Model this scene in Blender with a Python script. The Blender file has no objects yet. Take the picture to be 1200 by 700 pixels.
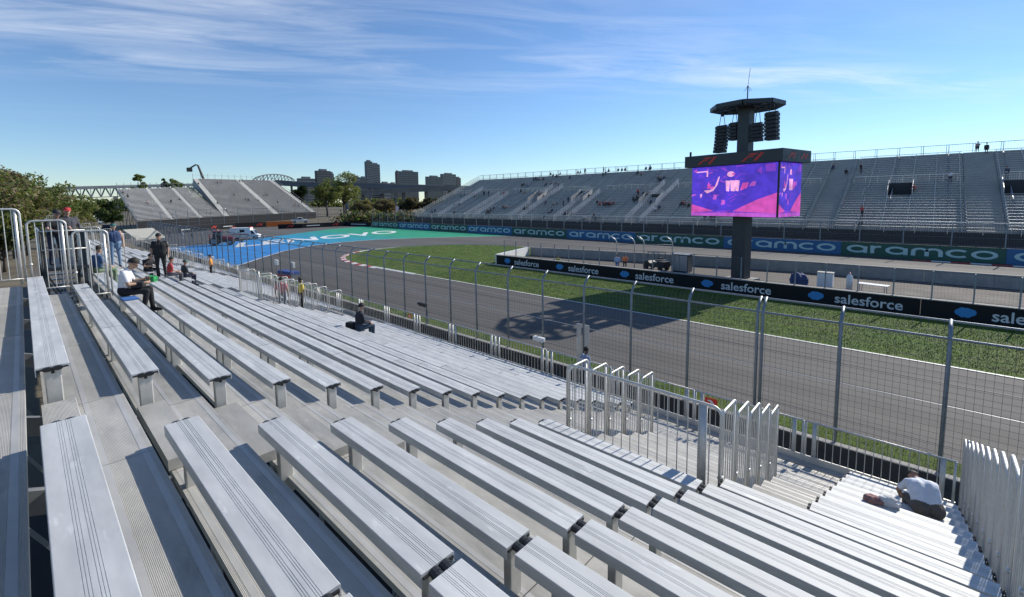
import bpy, bmesh, math, random
import numpy as np
from mathutils import Vector, Matrix
R = math.radians
random.seed(7); rng = np.random.default_rng(7)
scene = bpy.context.scene
col = scene.collection

# ------------------------------------------------------------------ camera
GROUND = 7.2                      # camera height above the track
CX, F_PX, CY = 600.0, 528.887, 284.819
PITCH, YAW, ROLL = R(5.4343), R(47.2821), R(-0.6816)
fwd = Vector((math.sin(YAW)*math.cos(PITCH), math.cos(YAW)*math.cos(PITCH), -math.sin(PITCH)))
rgt0 = Vector((math.cos(YAW), -math.sin(YAW), 0)); up0 = rgt0.cross(fwd)
rgt = rgt0*math.cos(ROLL)+up0*math.sin(ROLL); upv = -rgt0*math.sin(ROLL)+up0*math.cos(ROLL)
cd = bpy.data.cameras.new('camera'); cam = bpy.data.objects.new('camera', cd); col.objects.link(cam)
m = Matrix((rgt, upv, -fwd)).transposed().to_4x4(); m.translation = Vector((0, 0, GROUND)); cam.matrix_world = m
cd.sensor_width = 36.0; cd.sensor_fit = 'HORIZONTAL'; cd.lens = F_PX/1200*36
cd.shift_y = -(350-CY)/1200; cd.clip_start = 0.05; cd.clip_end = 6000
scene.camera = cam
def ray(u, v): return rgt*((u-CX)/F_PX) - upv*((v-CY)/F_PX) + fwd
def at_y(u, v, y):
    d = ray(u, v); p = d*(y/d.y); return Vector((p.x, p.y, p.z+GROUND))
def at_z(u, v, z=0.0):
    d = ray(u, v); p = d*((z-GROUND)/d.z); return Vector((p.x, p.y, z))

# ------------------------------------------------------------------ world, sun
SUN_AZ, SUN_EL = R(101.0), R(33.6)          # azimuth from +Y towards +X
w = bpy.data.worlds.new('World'); scene.world = w; w.use_nodes = True
nt = w.node_tree; N = nt.nodes; L = nt.links; N.clear()
out = N.new('ShaderNodeOutputWorld'); bg = N.new('ShaderNodeBackground'); bg.inputs[1].default_value = 0.116
sky = N.new('ShaderNodeTexSky'); sky.sky_type = 'NISHITA'; sky.sun_disc = False
sky.sun_elevation = SUN_EL; sky.sun_rotation = SUN_AZ; sky.altitude = 30; sky.air_density = 1.0; sky.dust_density = 0.0; sky.ozone_density = 3.2
# thin cirrus on a high plane above the place
tc = N.new('ShaderNodeTexCoord'); sx = N.new('ShaderNodeSeparateXYZ'); L.new(tc.outputs['Generated'], sx.inputs[0])
def mth(op, a, b=None, c=None, clamp=False):
    n = N.new('ShaderNodeMath'); n.operation = op; n.use_clamp = clamp
    for i, v in enumerate((a, b, c)):
        if v is None: continue
        if isinstance(v, (int, float)): n.inputs[i].default_value = v
        else: L.new(v, n.inputs[i])
    return n.outputs[0]
zz = mth('MAXIMUM', sx.outputs[2], 0.02)
px_, py_ = mth('DIVIDE', sx.outputs[0], zz), mth('DIVIDE', sx.outputs[1], zz)
ca, sa = math.cos(R(-36)), math.sin(R(-36))
al = mth('ADD', mth('MULTIPLY', px_, ca), mth('MULTIPLY', py_, sa))      # along the streaks
ac = mth('ADD', mth('MULTIPLY', px_, -sa), mth('MULTIPLY', py_, ca))     # across
cmb = N.new('ShaderNodeCombineXYZ'); L.new(mth('ADD', mth('MULTIPLY', al, 0.45), 0.9), cmb.inputs[0]); L.new(mth('MULTIPLY', ac, 1.5), cmb.inputs[1])
n1 = N.new('ShaderNodeTexNoise'); n1.inputs['Scale'].default_value = 1.5; n1.inputs['Detail'].default_value = 9; n1.inputs['Roughness'].default_value = 0.62; n1.inputs['Distortion'].default_value = 0.7
L.new(cmb.outputs[0], n1.inputs['Vector'])
n2 = N.new('ShaderNodeTexNoise'); n2.inputs['Scale'].default_value = 0.42; n2.inputs['Detail'].default_value = 3
L.new(cmb.outputs[0], n2.inputs['Vector'])
# broad bank of cirrus whose axis lies where ac is about 3.0
bank = mth('SUBTRACT', 1.0, mth('MULTIPLY', mth('ABSOLUTE', mth('SUBTRACT', ac, 3.15)), 0.72), None, True)
wisp = mth('MULTIPLY', mth('SUBTRACT', n1.outputs[0], 0.40, None, False), 2.8, None, True)
patch = mth('MULTIPLY', mth('SUBTRACT', n2.outputs[0], 0.33), 4.0, None, True)
fac = mth('MULTIPLY', mth('MULTIPLY', wisp, patch), mth('ADD', mth('MULTIPLY', bank, 0.72), 0.05), None, True)
horf = mth('MULTIPLY', mth('SUBTRACT', sx.outputs[2], 0.10), 9.0, None, True)
fac = mth('MULTIPLY', fac, horf)
mixc = N.new('ShaderNodeMixRGB'); L.new(fac, mixc.inputs[0]); tint = N.new('ShaderNodeMixRGB'); tint.blend_type = 'MULTIPLY'; tint.inputs[0].default_value = 1.0; tint.inputs[2].default_value = (0.83, 0.96, 1.11, 1); L.new(sky.outputs[0], tint.inputs[1]); L.new(tint.outputs[0], mixc.inputs[1]); mixc.inputs[2].default_value = (8.8, 9.1, 9.6, 1)
L.new(mixc.outputs[0], bg.inputs[0]); L.new(bg.outputs[0], out.inputs[0])
sl = bpy.data.lights.new('sun', 'SUN'); sl.energy = 4.9; sl.angle = R(0.53); sl.color = (1.0, 0.94, 0.84)
so = bpy.data.objects.new('sun', sl); col.objects.link(so); so.location = (60, -10, 60)
sd = Vector((math.sin(SUN_AZ)*math.cos(SUN_EL), math.cos(SUN_AZ)*math.cos(SUN_EL), math.sin(SUN_EL)))
so.rotation_euler = sd.to_track_quat('Z', 'Y').to_euler()
vs = scene.view_settings; vs.view_transform = 'Standard'; vs.look = 'None'; vs.exposure = 0.12; vs.gamma = 1.0; vs.use_curve_mapping = False

# ------------------------------------------------------------------ materials
def mat(name, c, rough=0.6, *a_, **k_):
    return _mat(name, c, rough, *a_, **k_)
def _mat(name, c, rough=0.6, metal=0.0, noise=0.0, nscale=6.0, stretch=(1, 1, 1), bump=0.0, bscale=40.0, rand=0.0, emit=None, estr=0.0, spec=None, detail=5, wave=None, stain=None, patch=None, streak=None):
    M = bpy.data.materials.new(name); M.use_nodes = True; t = M.node_tree; b = t.nodes['Principled BSDF']; lk = t.links
    b.inputs['Roughness'].default_value = rough; b.inputs['Metallic'].default_value = metal
    if spec is not None: b.inputs['Specular IOR Level'].default_value = spec
    b.inputs['Base Color'].default_value = (*c, 1)
    tco = t.nodes.new('ShaderNodeTexCoord'); mp = t.nodes.new('ShaderNodeMapping'); mp.inputs['Scale'].default_value = stretch
    lk.new(tco.outputs['Object'], mp.inputs[0])
    src = None
    def nodem(op, a, b_):
        n = t.nodes.new('ShaderNodeMath'); n.operation = op
        for i, v in enumerate((a, b_)):
            if isinstance(v, (int, float)): n.inputs[i].default_value = v
            else: lk.new(v, n.inputs[i])
        return n.outputs[0]
    if rand > 0:
        oi0 = t.nodes.new('ShaderNodeObjectInfo'); off = t.nodes.new('ShaderNodeVectorMath'); off.operation = 'ADD'
        cv = t.nodes.new('ShaderNodeCombineXYZ'); q = nodem('MULTIPLY', oi0.outputs['Random'], 61.0)
        for i in range(3): lk.new(q, cv.inputs[i])
        lk.new(tco.outputs['Object'], off.inputs[0]); lk.new(cv.outputs[0], off.inputs[1]); lk.new(off.outputs[0], mp.inputs[0])
    if noise > 0:
        nz = t.nodes.new('ShaderNodeTexNoise'); nz.inputs['Scale'].default_value = nscale; nz.inputs['Detail'].default_value = detail; nz.inputs['Roughness'].default_value = 0.62
        lk.new(mp.outputs[0], nz.inputs['Vector'])
        rp = t.nodes.new('ShaderNodeMapRange'); rp.inputs[1].default_value = 0.3; rp.inputs[2].default_value = 0.7; rp.inputs[3].default_value = 1-noise; rp.inputs[4].default_value = 1+noise
        lk.new(nz.outputs[0], rp.inputs[0]); src = rp.outputs[0]
        rr = t.nodes.new('ShaderNodeMapRange'); rr.inputs[1].default_value = 0.3; rr.inputs[2].default_value = 0.7; rr.inputs[3].default_value = max(0.02, rough-0.12*min(1, noise*4)); rr.inputs[4].default_value = min(1, rough+0.12*min(1, noise*4))
        lk.new(nz.outputs[0], rr.inputs[0]); lk.new(rr.outputs[0], b.inputs['Roughness'])
    if rand > 0:
        oi = t.nodes.new('ShaderNodeObjectInfo'); r2 = t.nodes.new('ShaderNodeMapRange'); r2.inputs[3].default_value = 1-rand; r2.inputs[4].default_value = 1+rand
        lk.new(oi.outputs['Random'], r2.inputs[0])
        if src is None: src = r2.outputs[0]
        else:
            mm = t.nodes.new('ShaderNodeMath'); mm.operation = 'MULTIPLY'; lk.new(src, mm.inputs[0]); lk.new(r2.outputs[0], mm.inputs[1]); src = mm.outputs[0]
    def ramp_noise(scale, lo, hi, vlo, vhi, det=8, st=None):
        n = t.nodes.new('ShaderNodeTexNoise'); n.inputs['Scale'].default_value = scale; n.inputs['Detail'].default_value = det; n.inputs['Roughness'].default_value = .65
        if st is not None:
            m2 = t.nodes.new('ShaderNodeMapping'); m2.inputs['Scale'].default_value = st; lk.new(tco.outputs['Object'], m2.inputs[0]); lk.new(m2.outputs[0], n.inputs['Vector'])
        else: lk.new(mp.outputs[0], n.inputs['Vector'])
        r = t.nodes.new('ShaderNodeMapRange'); r.inputs[1].default_value = lo; r.inputs[2].default_value = hi; r.inputs[3].default_value = vlo; r.inputs[4].default_value = vhi; lk.new(n.outputs[0], r.inputs[0]); return r.outputs[0]
    if stain:
        src = nodem('MULTIPLY', src, ramp_noise(stain[0], .56, .70, 1.0, stain[1])); src = nodem('MULTIPLY', src, ramp_noise(stain[0]*6, .62, .72, 1.0, 1.0+stain[2], 3))
    if streak: src = nodem('MULTIPLY', src, ramp_noise(1.0, .35, .65, streak[1], 1.08, 5, streak[0]))
    if src is not None:
        vm = t.nodes.new('ShaderNodeVectorMath'); vm.operation = 'SCALE'; vm.inputs[0].default_value = c
        if patch:
            mx_ = t.nodes.new('ShaderNodeMixRGB'); mx_.inputs[1].default_value = (*c, 1); mx_.inputs[2].default_value = (*patch[1], 1); lk.new(ramp_noise(patch[0], .42, .68, 0.0, 1.0, 7), mx_.inputs[0]); lk.new(mx_.outputs[0], vm.inputs[0])
        lk.new(src, vm.inputs['Scale']); lk.new(vm.outputs[0], b.inputs['Base Color'])
    if bump > 0 or wave:
        bp = t.nodes.new('ShaderNodeBump')
        if wave:
            wv = t.nodes.new('ShaderNodeTexWave'); wv.bands_direction = wave[0]; wv.inputs['Scale'].default_value = wave[1]
            lk.new(tco.outputs['Object'], wv.inputs['Vector']); lk.new(wv.outputs[0], bp.inputs['Height']); bp.inputs['Distance'].default_value = wave[2]
            bp.inputs['Strength'].default_value = 0.6
        else:
            nb = t.nodes.new('ShaderNodeTexNoise'); nb.inputs['Scale'].default_value = bscale; nb.inputs['Detail'].default_value = 6
            lk.new(mp.outputs[0], nb.inputs['Vector']); lk.new(nb.outputs[0], bp.inputs['Height']); bp.inputs['Distance'].default_value = bump
        lk.new(bp.outputs[0], b.inputs['Normal'])
    if emit is not None:
        b.inputs['Emission Color'].default_value = (*emit, 1); b.inputs['Emission Strength'].default_value = estr
    return M
M = {}
M['bench'] = mat('bench_aluminium', (0.56, 0.57, 0.565), 0.72, 0.32, 0.13, 7, (1.0, 0.22, 1), 0.0, rand=0.06, detail=9, stain=(2.2, 0.84, 0.22))
M['bench2'] = mat('bench_aluminium_worn', (0.54, 0.55, 0.545), 0.72, 0.32, 0.10, 6, (1.0, 0.15, 1), 0.0, rand=0.06)
M['foot'] = mat('footboard_aluminium', (0.405, 0.395, 0.365), 0.66, 0.15, 0.18, 5, (1, 0.3, 1), rand=0.10, wave=('X', 38.0, 0.0022), detail=8, stain=(2.6, 0.72, 0.15))
M['foot2'] = mat('footboard_smooth_strip', (0.47, 0.465, 0.445), 0.55, 0.25, 0.14, 5, (1, 0.3, 1), rand=0.08)
M['leg'] = mat('leg_aluminium', (0.58, 0.57, 0.535), 0.5, 0.5, 0.08, 12, rand=0.05)
M['cap'] = mat('black_plastic', (0.015, 0.016, 0.018), 0.5)
M['guard'] = mat('guard_aluminium', (0.62, 0.61, 0.58), 0.5, 0.55, 0.10, 14, rand=0.06)
M['frame'] = mat('galvanised_frame', (0.33, 0.34, 0.35), 0.5, 0.7, 0.15, 4)
M['galv'] = mat('galvanised_post', (0.22, 0.255, 0.29), 0.5, 0.5, 0.16, 5)
M['wire'] = mat('fence_wire', (0.12, 0.13, 0.14), 0.55, 0.3)
M['cable'] = mat('steel_cable', (0.5, 0.51, 0.52), 0.4, 0.6)
M['concrete'] = mat('concrete', (0.30, 0.29, 0.27), 0.85, 0, 0.18, 1.5, bump=0.004, bscale=25)
M['darkfab'] = mat('dark_wall', (0.035, 0.037, 0.042), 0.7, 0, 0.15, 3)
M['asphalt'] = mat('asphalt', (0.100, 0.094, 0.088), 0.85, 0, 0.16, 0.35, (1.0, 0.10, 1), 0.003, 60, detail=9, streak=((0.55, 0.012, 1), 0.70))
M['asphalt2'] = mat('service_road', (0.115, 0.10, 0.085), 0.9, 0, 0.15, 0.5)
M['shade_sheet'] = mat('under_stand_shade', (0.022, 0.022, 0.023), 0.9, 0, 0.2, 0.6)  # near black, the shade under the benches put into the colour
M['soil'] = mat('ground_soil', (0.12, 0.10, 0.065), 0.95, 0, 0.35, 0.25, bump=0.03, bscale=2.5)
M['grass'] = mat('grass_sward', (0.070, 0.122, 0.022), 0.9, 0, 0.38, 0.9, bump=0.02, bscale=14, spec=0.15, detail=9, patch=(0.22, (0.098, 0.125, 0.030)))
M['grass2'] = mat('grass_blades', (0.108, 0.178, 0.034), 0.7, 0, 0.3, 0.7, spec=0.2, detail=6, patch=(0.22, (0.140, 0.165, 0.042)))
M['line'] = mat('white_line_paint', (0.72, 0.72, 0.70), 0.6, 0, 0.08, 3)
M['kred'] = mat('kerb_red', (0.42, 0.05, 0.04), 0.6, 0, 0.15, 3)
M['kwhite'] = mat('kerb_white', (0.72, 0.71, 0.68), 0.6, 0, 0.10, 3)
M['black'] = mat('board_black', (0.010, 0.011, 0.014), 0.6, 0, 0.1, 2, spec=0.25)
M['agreen'] = mat('board_green', (0.012, 0.085, 0.062), 0.5, 0, 0.1, 0.6)
M['ablue'] = mat('board_blue', (0.018, 0.115, 0.27), 0.5, 0, 0.1, 0.6)
M['atext'] = mat('board_text_pale', (0.42, 0.58, 0.58), 0.5)
M['stext'] = mat('board_text_white', (0.62, 0.64, 0.66), 0.5)
M['cloudblue'] = mat('cloud_logo_blue', (0.03, 0.24, 0.56), 0.5)
M['red'] = mat('sign_red', (0.62, 0.035, 0.02), 0.5)
M['orange'] = mat('board_orange', (0.75, 0.16, 0.02), 0.55)
M['white'] = mat('white_paint', (0.78, 0.78, 0.76), 0.45, 0, 0.05, 3)
M['tarp'] = mat('white_tarpaulin', (0.36, 0.355, 0.31), 0.7, 0, 0.06, 2)
M['steel_dark'] = mat('dark_painted_steel', (0.040, 0.047, 0.052), 0.5, 0.2, 0.2, 2)
M['speaker'] = mat('speaker_black', (0.02, 0.022, 0.026), 0.6)
M['farbench'] = mat('far_bench_aluminium', (0.58, 0.59, 0.61), 0.55, 0.5, 0.12, 0.6)
M['farfoot'] = mat('far_footboard', (0.36, 0.36, 0.355), 0.6, 0.35, 0.12, 0.6)
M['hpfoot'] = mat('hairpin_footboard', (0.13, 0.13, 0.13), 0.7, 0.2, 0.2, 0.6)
M['aisle_far'] = mat('aisle_aluminium', (0.36, 0.36, 0.35), 0.6, 0.3, 0.1, 0.6)
M['glass'] = mat('dark_glass', (0.02, 0.025, 0.03), 0.08)
M['rubber'] = mat('rubber', (0.02, 0.02, 0.02), 0.8)
M['bark'] = mat('bark', (0.085, 0.065, 0.05), 0.9, 0, 0.3, 6)
M['b_dark'] = mat('tower_dark_glass_hazy', (0.055, 0.07, 0.10), 0.3, 0, 0.2, 0.1)  # tower colours pushed to blue, distance haze painted in
M['b_grey'] = mat('tower_grey_hazy', (0.10, 0.12, 0.155), 0.6, 0, 0.15, 0.1)
M['b_brown'] = mat('tower_brown_hazy', (0.085, 0.082, 0.095), 0.7, 0, 0.15, 0.1)
M['bridge'] = mat('bridge_steel', (0.10, 0.12, 0.145), 0.6, 0.2, 0.15, 0.1)
M['viaduct'] = mat('viaduct_concrete', (0.17, 0.168, 0.165), 0.85, 0, 0.18, 0.2)
def leafmat(name, c):
    X = bpy.data.materials.new(name); X.use_nodes = True; t = X.node_tree; b = t.nodes['Principled BSDF']
    b.inputs['Base Color'].default_value = (*c, 1); b.inputs['Roughness'].default_value = 0.6; b.inputs['Specular IOR Level'].default_value = 0.2
    tr = t.nodes.new('ShaderNodeBsdfTranslucent'); tr.inputs[0].default_value = (c[0]*1.3, c[1]*1.4, c[2]*0.7, 1)
    mx = t.nodes.new('ShaderNodeMixShader'); mx.inputs[0].default_value = 0.35
    t.links.new(b.outputs[0], mx.inputs[1]); t.links.new(tr.outputs[0], mx.inputs[2]); t.links.new(mx.outputs[0], t.nodes['Material Output'].inputs[0])
    return X
M['leaf_olive'] = leafmat('leaf_olive', (0.225, 0.215, 0.095))
M['leaf_green'] = leafmat('leaf_green', (0.110, 0.145, 0.045))
M['leaf_bright'] = leafmat('leaf_bright', (0.165, 0.190, 0.055))
M['leaf_dark'] = leafmat('leaf_dark', (0.022, 0.042, 0.018))
M['leaf_brown'] = leafmat('leaf_brown', (0.165, 0.120, 0.085))
_cm = {}
def cmat(c, rough=0.8):
    k = (tuple(round(x, 3) for x in c), rough)
    if k not in _cm: _cm[k] = mat('cloth_%d' % len(_cm), c, rough, 0, 0.12, 9)
    return _cm[k]

# ------------------------------------------------------------------ mesh helpers
class MB:
    def __init__(s): s.v = []; s.f = []; s.m = []; s.cm = 0
    def add(s, vs, fs):
        o = len(s.v); s.v += [tuple(p) for p in vs]; s.f += [tuple(i+o for i in f) for f in fs]; s.m += [s.cm]*len(fs); return s
    def box(s, x0, x1, y0, y1, z0, z1):
        return s.add([(x0,y0,z0),(x1,y0,z0),(x1,y1,z0),(x0,y1,z0),(x0,y0,z1),(x1,y0,z1),(x1,y1,z1),(x0,y1,z1)],
                     [(0,3,2,1),(4,5,6,7),(0,1,5,4),(1,2,6,5),(2,3,7,6),(3,0,4,7)])
    def bar(s, a, b, w, h, up=(0, 0, 1)):
        a, b = Vector(a), Vector(b); d = (b-a).normalized(); u = Vector(up)
        if abs(d.dot(u)) > 0.98: u = Vector((0, 1, 0))
        x = d.cross(u).normalized()*w/2; y = x.normalized().cross(d).normalized()*h/2
        vs = [a-x-y, a+x-y, a+x+y, a-x+y, b-x-y, b+x-y, b+x+y, b-x+y]
        return s.add(vs, [(0,3,2,1),(4,5,6,7),(0,1,5,4),(1,2,6,5),(2,3,7,6),(3,0,4,7)])
    def tube(s, pts, r, n=6, caps=True, radii=None):
        pts = [Vector(p) for p in pts]; vs = []; fs = []; k = len(pts)
        prev = None
        for i, p in enumerate(pts):
            d = (pts[min(i+1, k-1)]-pts[max(i-1, 0)]).normalized()
            if prev is None:
                u = Vector((0, 0, 1)) if abs(d.z) < 0.9 else Vector((1, 0, 0)); x = d.cross(u).normalized()
            else: x = (prev-d*prev.dot(d)).normalized()
            prev = x; y = d.cross(x); rr = radii[i] if radii else r
            vs += [p+(x*math.cos(2*math.pi*j/n)+y*math.sin(2*math.pi*j/n))*rr for j in range(n)]
        for i in range(k-1):
            for j in range(n): fs.append((i*n+j, i*n+(j+1) % n, (i+1)*n+(j+1) % n, (i+1)*n+j))
        if caps: fs.append(tuple(reversed(range(n)))); fs.append(tuple((k-1)*n+j for j in range(n)))
        return s.add(vs, fs)
    def prism(s, poly, axis, a, b):           # poly in the two other axes (cyclic order), extruded along axis
        def mk(p, t):
            return {'x': (t, p[0], p[1]), 'y': (p[0], t, p[1]), 'z': (p[0], p[1], t)}[axis]
        n = len(poly); vs = [mk(p, a) for p in poly]+[mk(p, b) for p in poly]
        return s.add(vs, [tuple(range(n)), tuple(reversed(range(n, 2*n)))]+[(i, i+n, (i+1) % n+n, (i+1) % n) for i in range(n)])
    def ell(s, c, r, seg=12, rings=8):
        vs = [(c[0], c[1], c[2]+r[2])]; fs = []
        for i in range(1, rings):
            a = math.pi*i/rings
            for j in range(seg):
                b = 2*math.pi*j/seg; vs.append((c[0]+r[0]*math.sin(a)*math.cos(b), c[1]+r[1]*math.sin(a)*math.sin(b), c[2]+r[2]*math.cos(a)))
        vs.append((c[0], c[1], c[2]-r[2])); e = len(vs)-1
        for j in range(seg): fs.append((0, 1+j, 1+(j+1) % seg)); fs.append((e, 1+(rings-2)*seg+(j+1) % seg, 1+(rings-2)*seg+j))
        for i in range(rings-2):
            for j in range(seg): fs.append((1+i*seg+j, 1+(i+1)*seg+j, 1+(i+1)*seg+(j+1) % seg, 1+i*seg+(j+1) % seg))
        return s.add(vs, fs)
    def mesh(s, name, mats, smooth=False, fix=True):
        me = bpy.data.meshes.new(name); me.from_pydata(s.v, [], s.f)
        if not isinstance(mats, (list, tuple)): mats = [mats]
        for x in mats: me.materials.append(M[x] if isinstance(x, str) else x)
        if len(mats) > 1: me.polygons.foreach_set('material_index', s.m)
        if fix:
            bm = bmesh.new(); bm.from_mesh(me); bmesh.ops.recalc_face_normals(bm, faces=bm.faces); bm.to_mesh(me); bm.free()
        if smooth: me.polygons.foreach_set('use_smooth', [True]*len(me.polygons))
        me.update(); return me
def obj(name, me, parent=None, loc=(0, 0, 0), rz=0.0, **kw):
    o = bpy.data.objects.new(name, me); col.objects.link(o); o.location = loc; o.rotation_euler = (0, 0, rz)
    if parent is not None: o.parent = parent
    for k, v in kw.items(): o[k] = v
    return o
def thing(name, label, cat, loc=(0, 0, 0), rz=0.0, group=None, me=None):
    o = obj(name, me, None, loc, rz, label=label, category=cat)
    if group: o['group'] = group
    return o
def bevel_mesh(me, w, seg=2):
    bm = bmesh.new(); bm.from_mesh(me); bmesh.ops.bevel(bm, geom=[e for e in bm.edges if len(e.link_faces) == 2 and e.calc_face_angle(0) > 0.5], offset=w, segments=seg, affect='EDGES', profile=0.6); bm.to_mesh(me); bm.free(); return me
def structure(name, me, loc=(0, 0, 0)): return obj(name, me, None, loc, kind='structure')
def sheet(poly, z): return MB().add([(p[0], p[1], z) for p in poly], [tuple(range(len(poly)))])
def text_mesh(s, size, material, depth=0.006, bold=0.0, shear=0.0, spacing=1.0):
    cu = bpy.data.curves.new('lettering', 'FONT'); cu.body = s; cu.size = size; cu.extrude = depth; cu.offset = bold; cu.shear = shear; cu.space_character = spacing
    cu.align_x = 'CENTER'; cu.align_y = 'CENTER'; cu.resolution_u = 3
    to = bpy.data.objects.new('tmp', cu); col.objects.link(to); dg = bpy.context.evaluated_depsgraph_get()
    me = bpy.data.meshes.new_from_object(to.evaluated_get(dg)); bpy.data.objects.remove(to); bpy.data.curves.remove(cu)
    me.materials.clear(); me.materials.append(M[material]); return me
def xform(me, Mx): me.transform(Mx); me.update(); return me
FACE_MX = Matrix(((0, 0, -1, 0), (-1, 0, 0, 0), (0, 1, 0, 0), (0, 0, 0, 1)))   # local (right, up, out) -> (-Y, Z, -X): lettering that faces -X

# ================================================================== GROUND
structure('ground', sheet([(-2500, -2500), (4500, -2500), (4500, 4500), (-2500, 4500)], -0.02).mesh('ground', 'soil'))
trk = [(16.6, -60), (82, -60), (82, 60), (74.5, 128), (59, 150), (20, 150), (13.5, 132), (13.2, 66), (14.8, 58), (16.6, 50)]
structure('track', sheet(trk, -0.012).mesh('track', 'asphalt'))
# grass verge before the fence
structure('verge', sheet([(12.6, -60), (16.6, -60), (16.6, 50), (14.8, 58), (12.6, 60)], -0.008).mesh('verge', 'grass'))
# infield grass
apex = [(26.05, 45.3), (26.15, 48.3), (26.5, 51.0), (27.3, 53.8), (28.7, 56.6), (30.8, 58.9), (33.6, 60.6), (36.6, 61.3), (40.0, 61.3), (43.6, 60.1), (46.8, 58.0), (49.4, 55.0), (51.2, 51.3), (52.0, 47.0)]
inf = [(26.05, -60)] + apex + [(52.4, 40), (52.8, 10), (53.6, -60)]
structure('infield_grass', sheet(inf, -0.004).mesh('infield_grass', 'grass'))
structure('stand_shade', sheet([(-3, -12), (12.6, -12), (12.6, 58), (1.5, 58), (1.5, 15), (-3, 15)], -0.006).mesh('stand_shade', 'shade_sheet'))  # dark ground sheet painting the shade beneath the stand
# gravelled marshal yard between the two infield walls
structure('marshal_yard', sheet([(36.2, -60), (36.2, 35.3), (44.7, 37.6), (50.3, 8), (51.5, -60)], 0.004).mesh('marshal_yard', 'asphalt2'))
structure('edge_line', sheet([(25.93, -60), (26.07, -60), (26.07, 45.3), (25.93, 45.3)], 0.004).mesh('edge_line', 'line'))
structure('far_edge_line', sheet([(54.2, -60), (54.4, -60), (53.4, 10), (53.0, 40), (52.5, 47.0), (52.35, 47.0), (52.8, 40), (53.2, 10)], 0.004).mesh('far_edge_line', 'line'))
# kerb of red and white blocks round the apex
kerb = obj('kerb', None, None, (26.1, 45.3, 0), kind='structure')
def along(pts, step):
    P = [Vector((p[0], p[1], 0)) for p in pts]; outp = [P[0]]; acc = 0.0
    for a, b in zip(P, P[1:]):
        d = (b-a).length; t = step-acc
        while t <= d: outp.append(a.lerp(b, t/d)); t += step
        acc = (acc+d) % step if d+acc >= step else acc+d
    return outp
kp = along([(26.02, 37.0)]+apex, 1.15)
for i, (a, b) in enumerate(zip(kp, kp[1:])):
    n = Vector((-(b-a).y, (b-a).x, 0)).normalized(); wd = 0.62 if 5 < i < 24 else 0.35
    o_, c_ = kerb.location, (a, b, b+n*wd, a+n*wd)
    hs = (0.07, 0.07, 0.012, 0.012)
    vs_ = [(p.x-o_.x, p.y-o_.y, 0.001) for p in c_]+[(p.x-o_.x, p.y-o_.y, h) for p, h in zip(c_, hs)]
    mb = MB().add(vs_, [(0,3,2,1),(4,5,6,7),(0,1,5,4),(1,2,6,5),(2,3,7,6),(3,0,4,7)])
    obj('kerb_block', mb.mesh('kerb_block', 'kred' if i % 2 and 5 < i < 22 else 'kwhite'), kerb)
# kerb strip on the far straight, below the boards
fk = obj('far_kerb', None, None, (66.4, -8, 0), kind='structure')
for i in range(14):
    obj('kerb_block', MB().box(0, 0.8, i*1.5-12, i*1.5-10.5, 0.0, 0.05).mesh('kerb_block', 'kred' if i % 2 else 'kwhite'), fk)
# painted run-off, blue running into green
X = bpy.data.materials.new('runoff_paint'); X.use_nodes = True; t = X.node_tree; b = t.nodes['Principled BSDF']; b.inputs['Roughness'].default_value = 0.7
g = t.nodes.new('ShaderNodeTexCoord'); s_ = t.nodes.new('ShaderNodeSeparateXYZ'); t.links.new(g.outputs['Object'], s_.inputs[0])
mr = t.nodes.new('ShaderNodeMapRange'); mr.inputs[1].default_value = 27; mr.inputs[2].default_value = 54; t.links.new(s_.outputs[0], mr.inputs[0])
rp = t.nodes.new('ShaderNodeValToRGB'); rp.color_ramp.elements[0].color = (0.024, 0.235, 0.60, 1); rp.color_ramp.elements[1].color = (0.010, 0.29, 0.150, 1)
e_ = rp.color_ramp.elements.new(0.55); e_.color = (0.014, 0.26, 0.34, 1)
nz = t.nodes.new('ShaderNodeTexNoise'); nz.inputs['Scale'].default_value = 0.5; nz.inputs['Detail'].default_value = 8; t.links.new(g.outputs['Object'], nz.inputs[0])
nm = t.nodes.new('ShaderNodeMapRange'); nm.inputs[1].default_value = .3; nm.inputs[2].default_value = .7; nm.inputs[3].default_value = .8; nm.inputs[4].default_value = 1.15; t.links.new(nz.outputs[0], nm.inputs[0])
vm = t.nodes.new('ShaderNodeVectorMath'); vm.operation = 'SCALE'; t.links.new(mr.outputs[0], rp.inputs[0]); t.links.new(rp.outputs[0], vm.inputs[0]); t.links.new(nm.outputs[0], vm.inputs['Scale']); t.links.new(vm.outputs[0], b.inputs['Base Color'])
M['runoff'] = X
near_e = [(13.9, 57.2), (17.2, 59.4), (20.4, 63.6), (25.9, 70.4), (32.4, 75.4), (38.6, 77.4), (45.2, 77.0), (52, 73.6), (58.6, 68.6), (67.0, 61.0)]
far_e = [(67.9, 100), (69.0, 122), (54.9, 116.9), (42.7, 108.0), (33.6, 100.6), (26.4, 95.5), (20.5, 93.0), (14.0, 92)]
ro = structure('painted_runoff', sheet(near_e+far_e, 0.0).mesh('painted_runoff', 'runoff'))
lp = MB()
for a, b in zip(near_e, near_e[1:]):
    a, b = Vector((*a, .004)), Vector((*b, .004)); n = Vector((-(b-a).y, (b-a).x, 0)).normalized()*0.12
    lp.add([a-n, b-n, b+n, a+n], [(0, 1, 2, 3)])
structure('runoff_edge_line', lp.mesh('runoff_edge_line', 'line'))
tm = text_mesh('LENOVO', 1.0, 'line', 0.0, 0.022)
xs = [v.co.x for v in tm.vertices]; ys = [v.co.y for v in tm.vertices]
x0, x1, y0, y1 = min(xs), max(xs), min(ys), max(ys)
O0, Bv, Uv = Vector((23.2, 83.2, .005)), Vector((36.0, 6.6, 0)), Vector((3.2, 9.0, 0))
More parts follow.
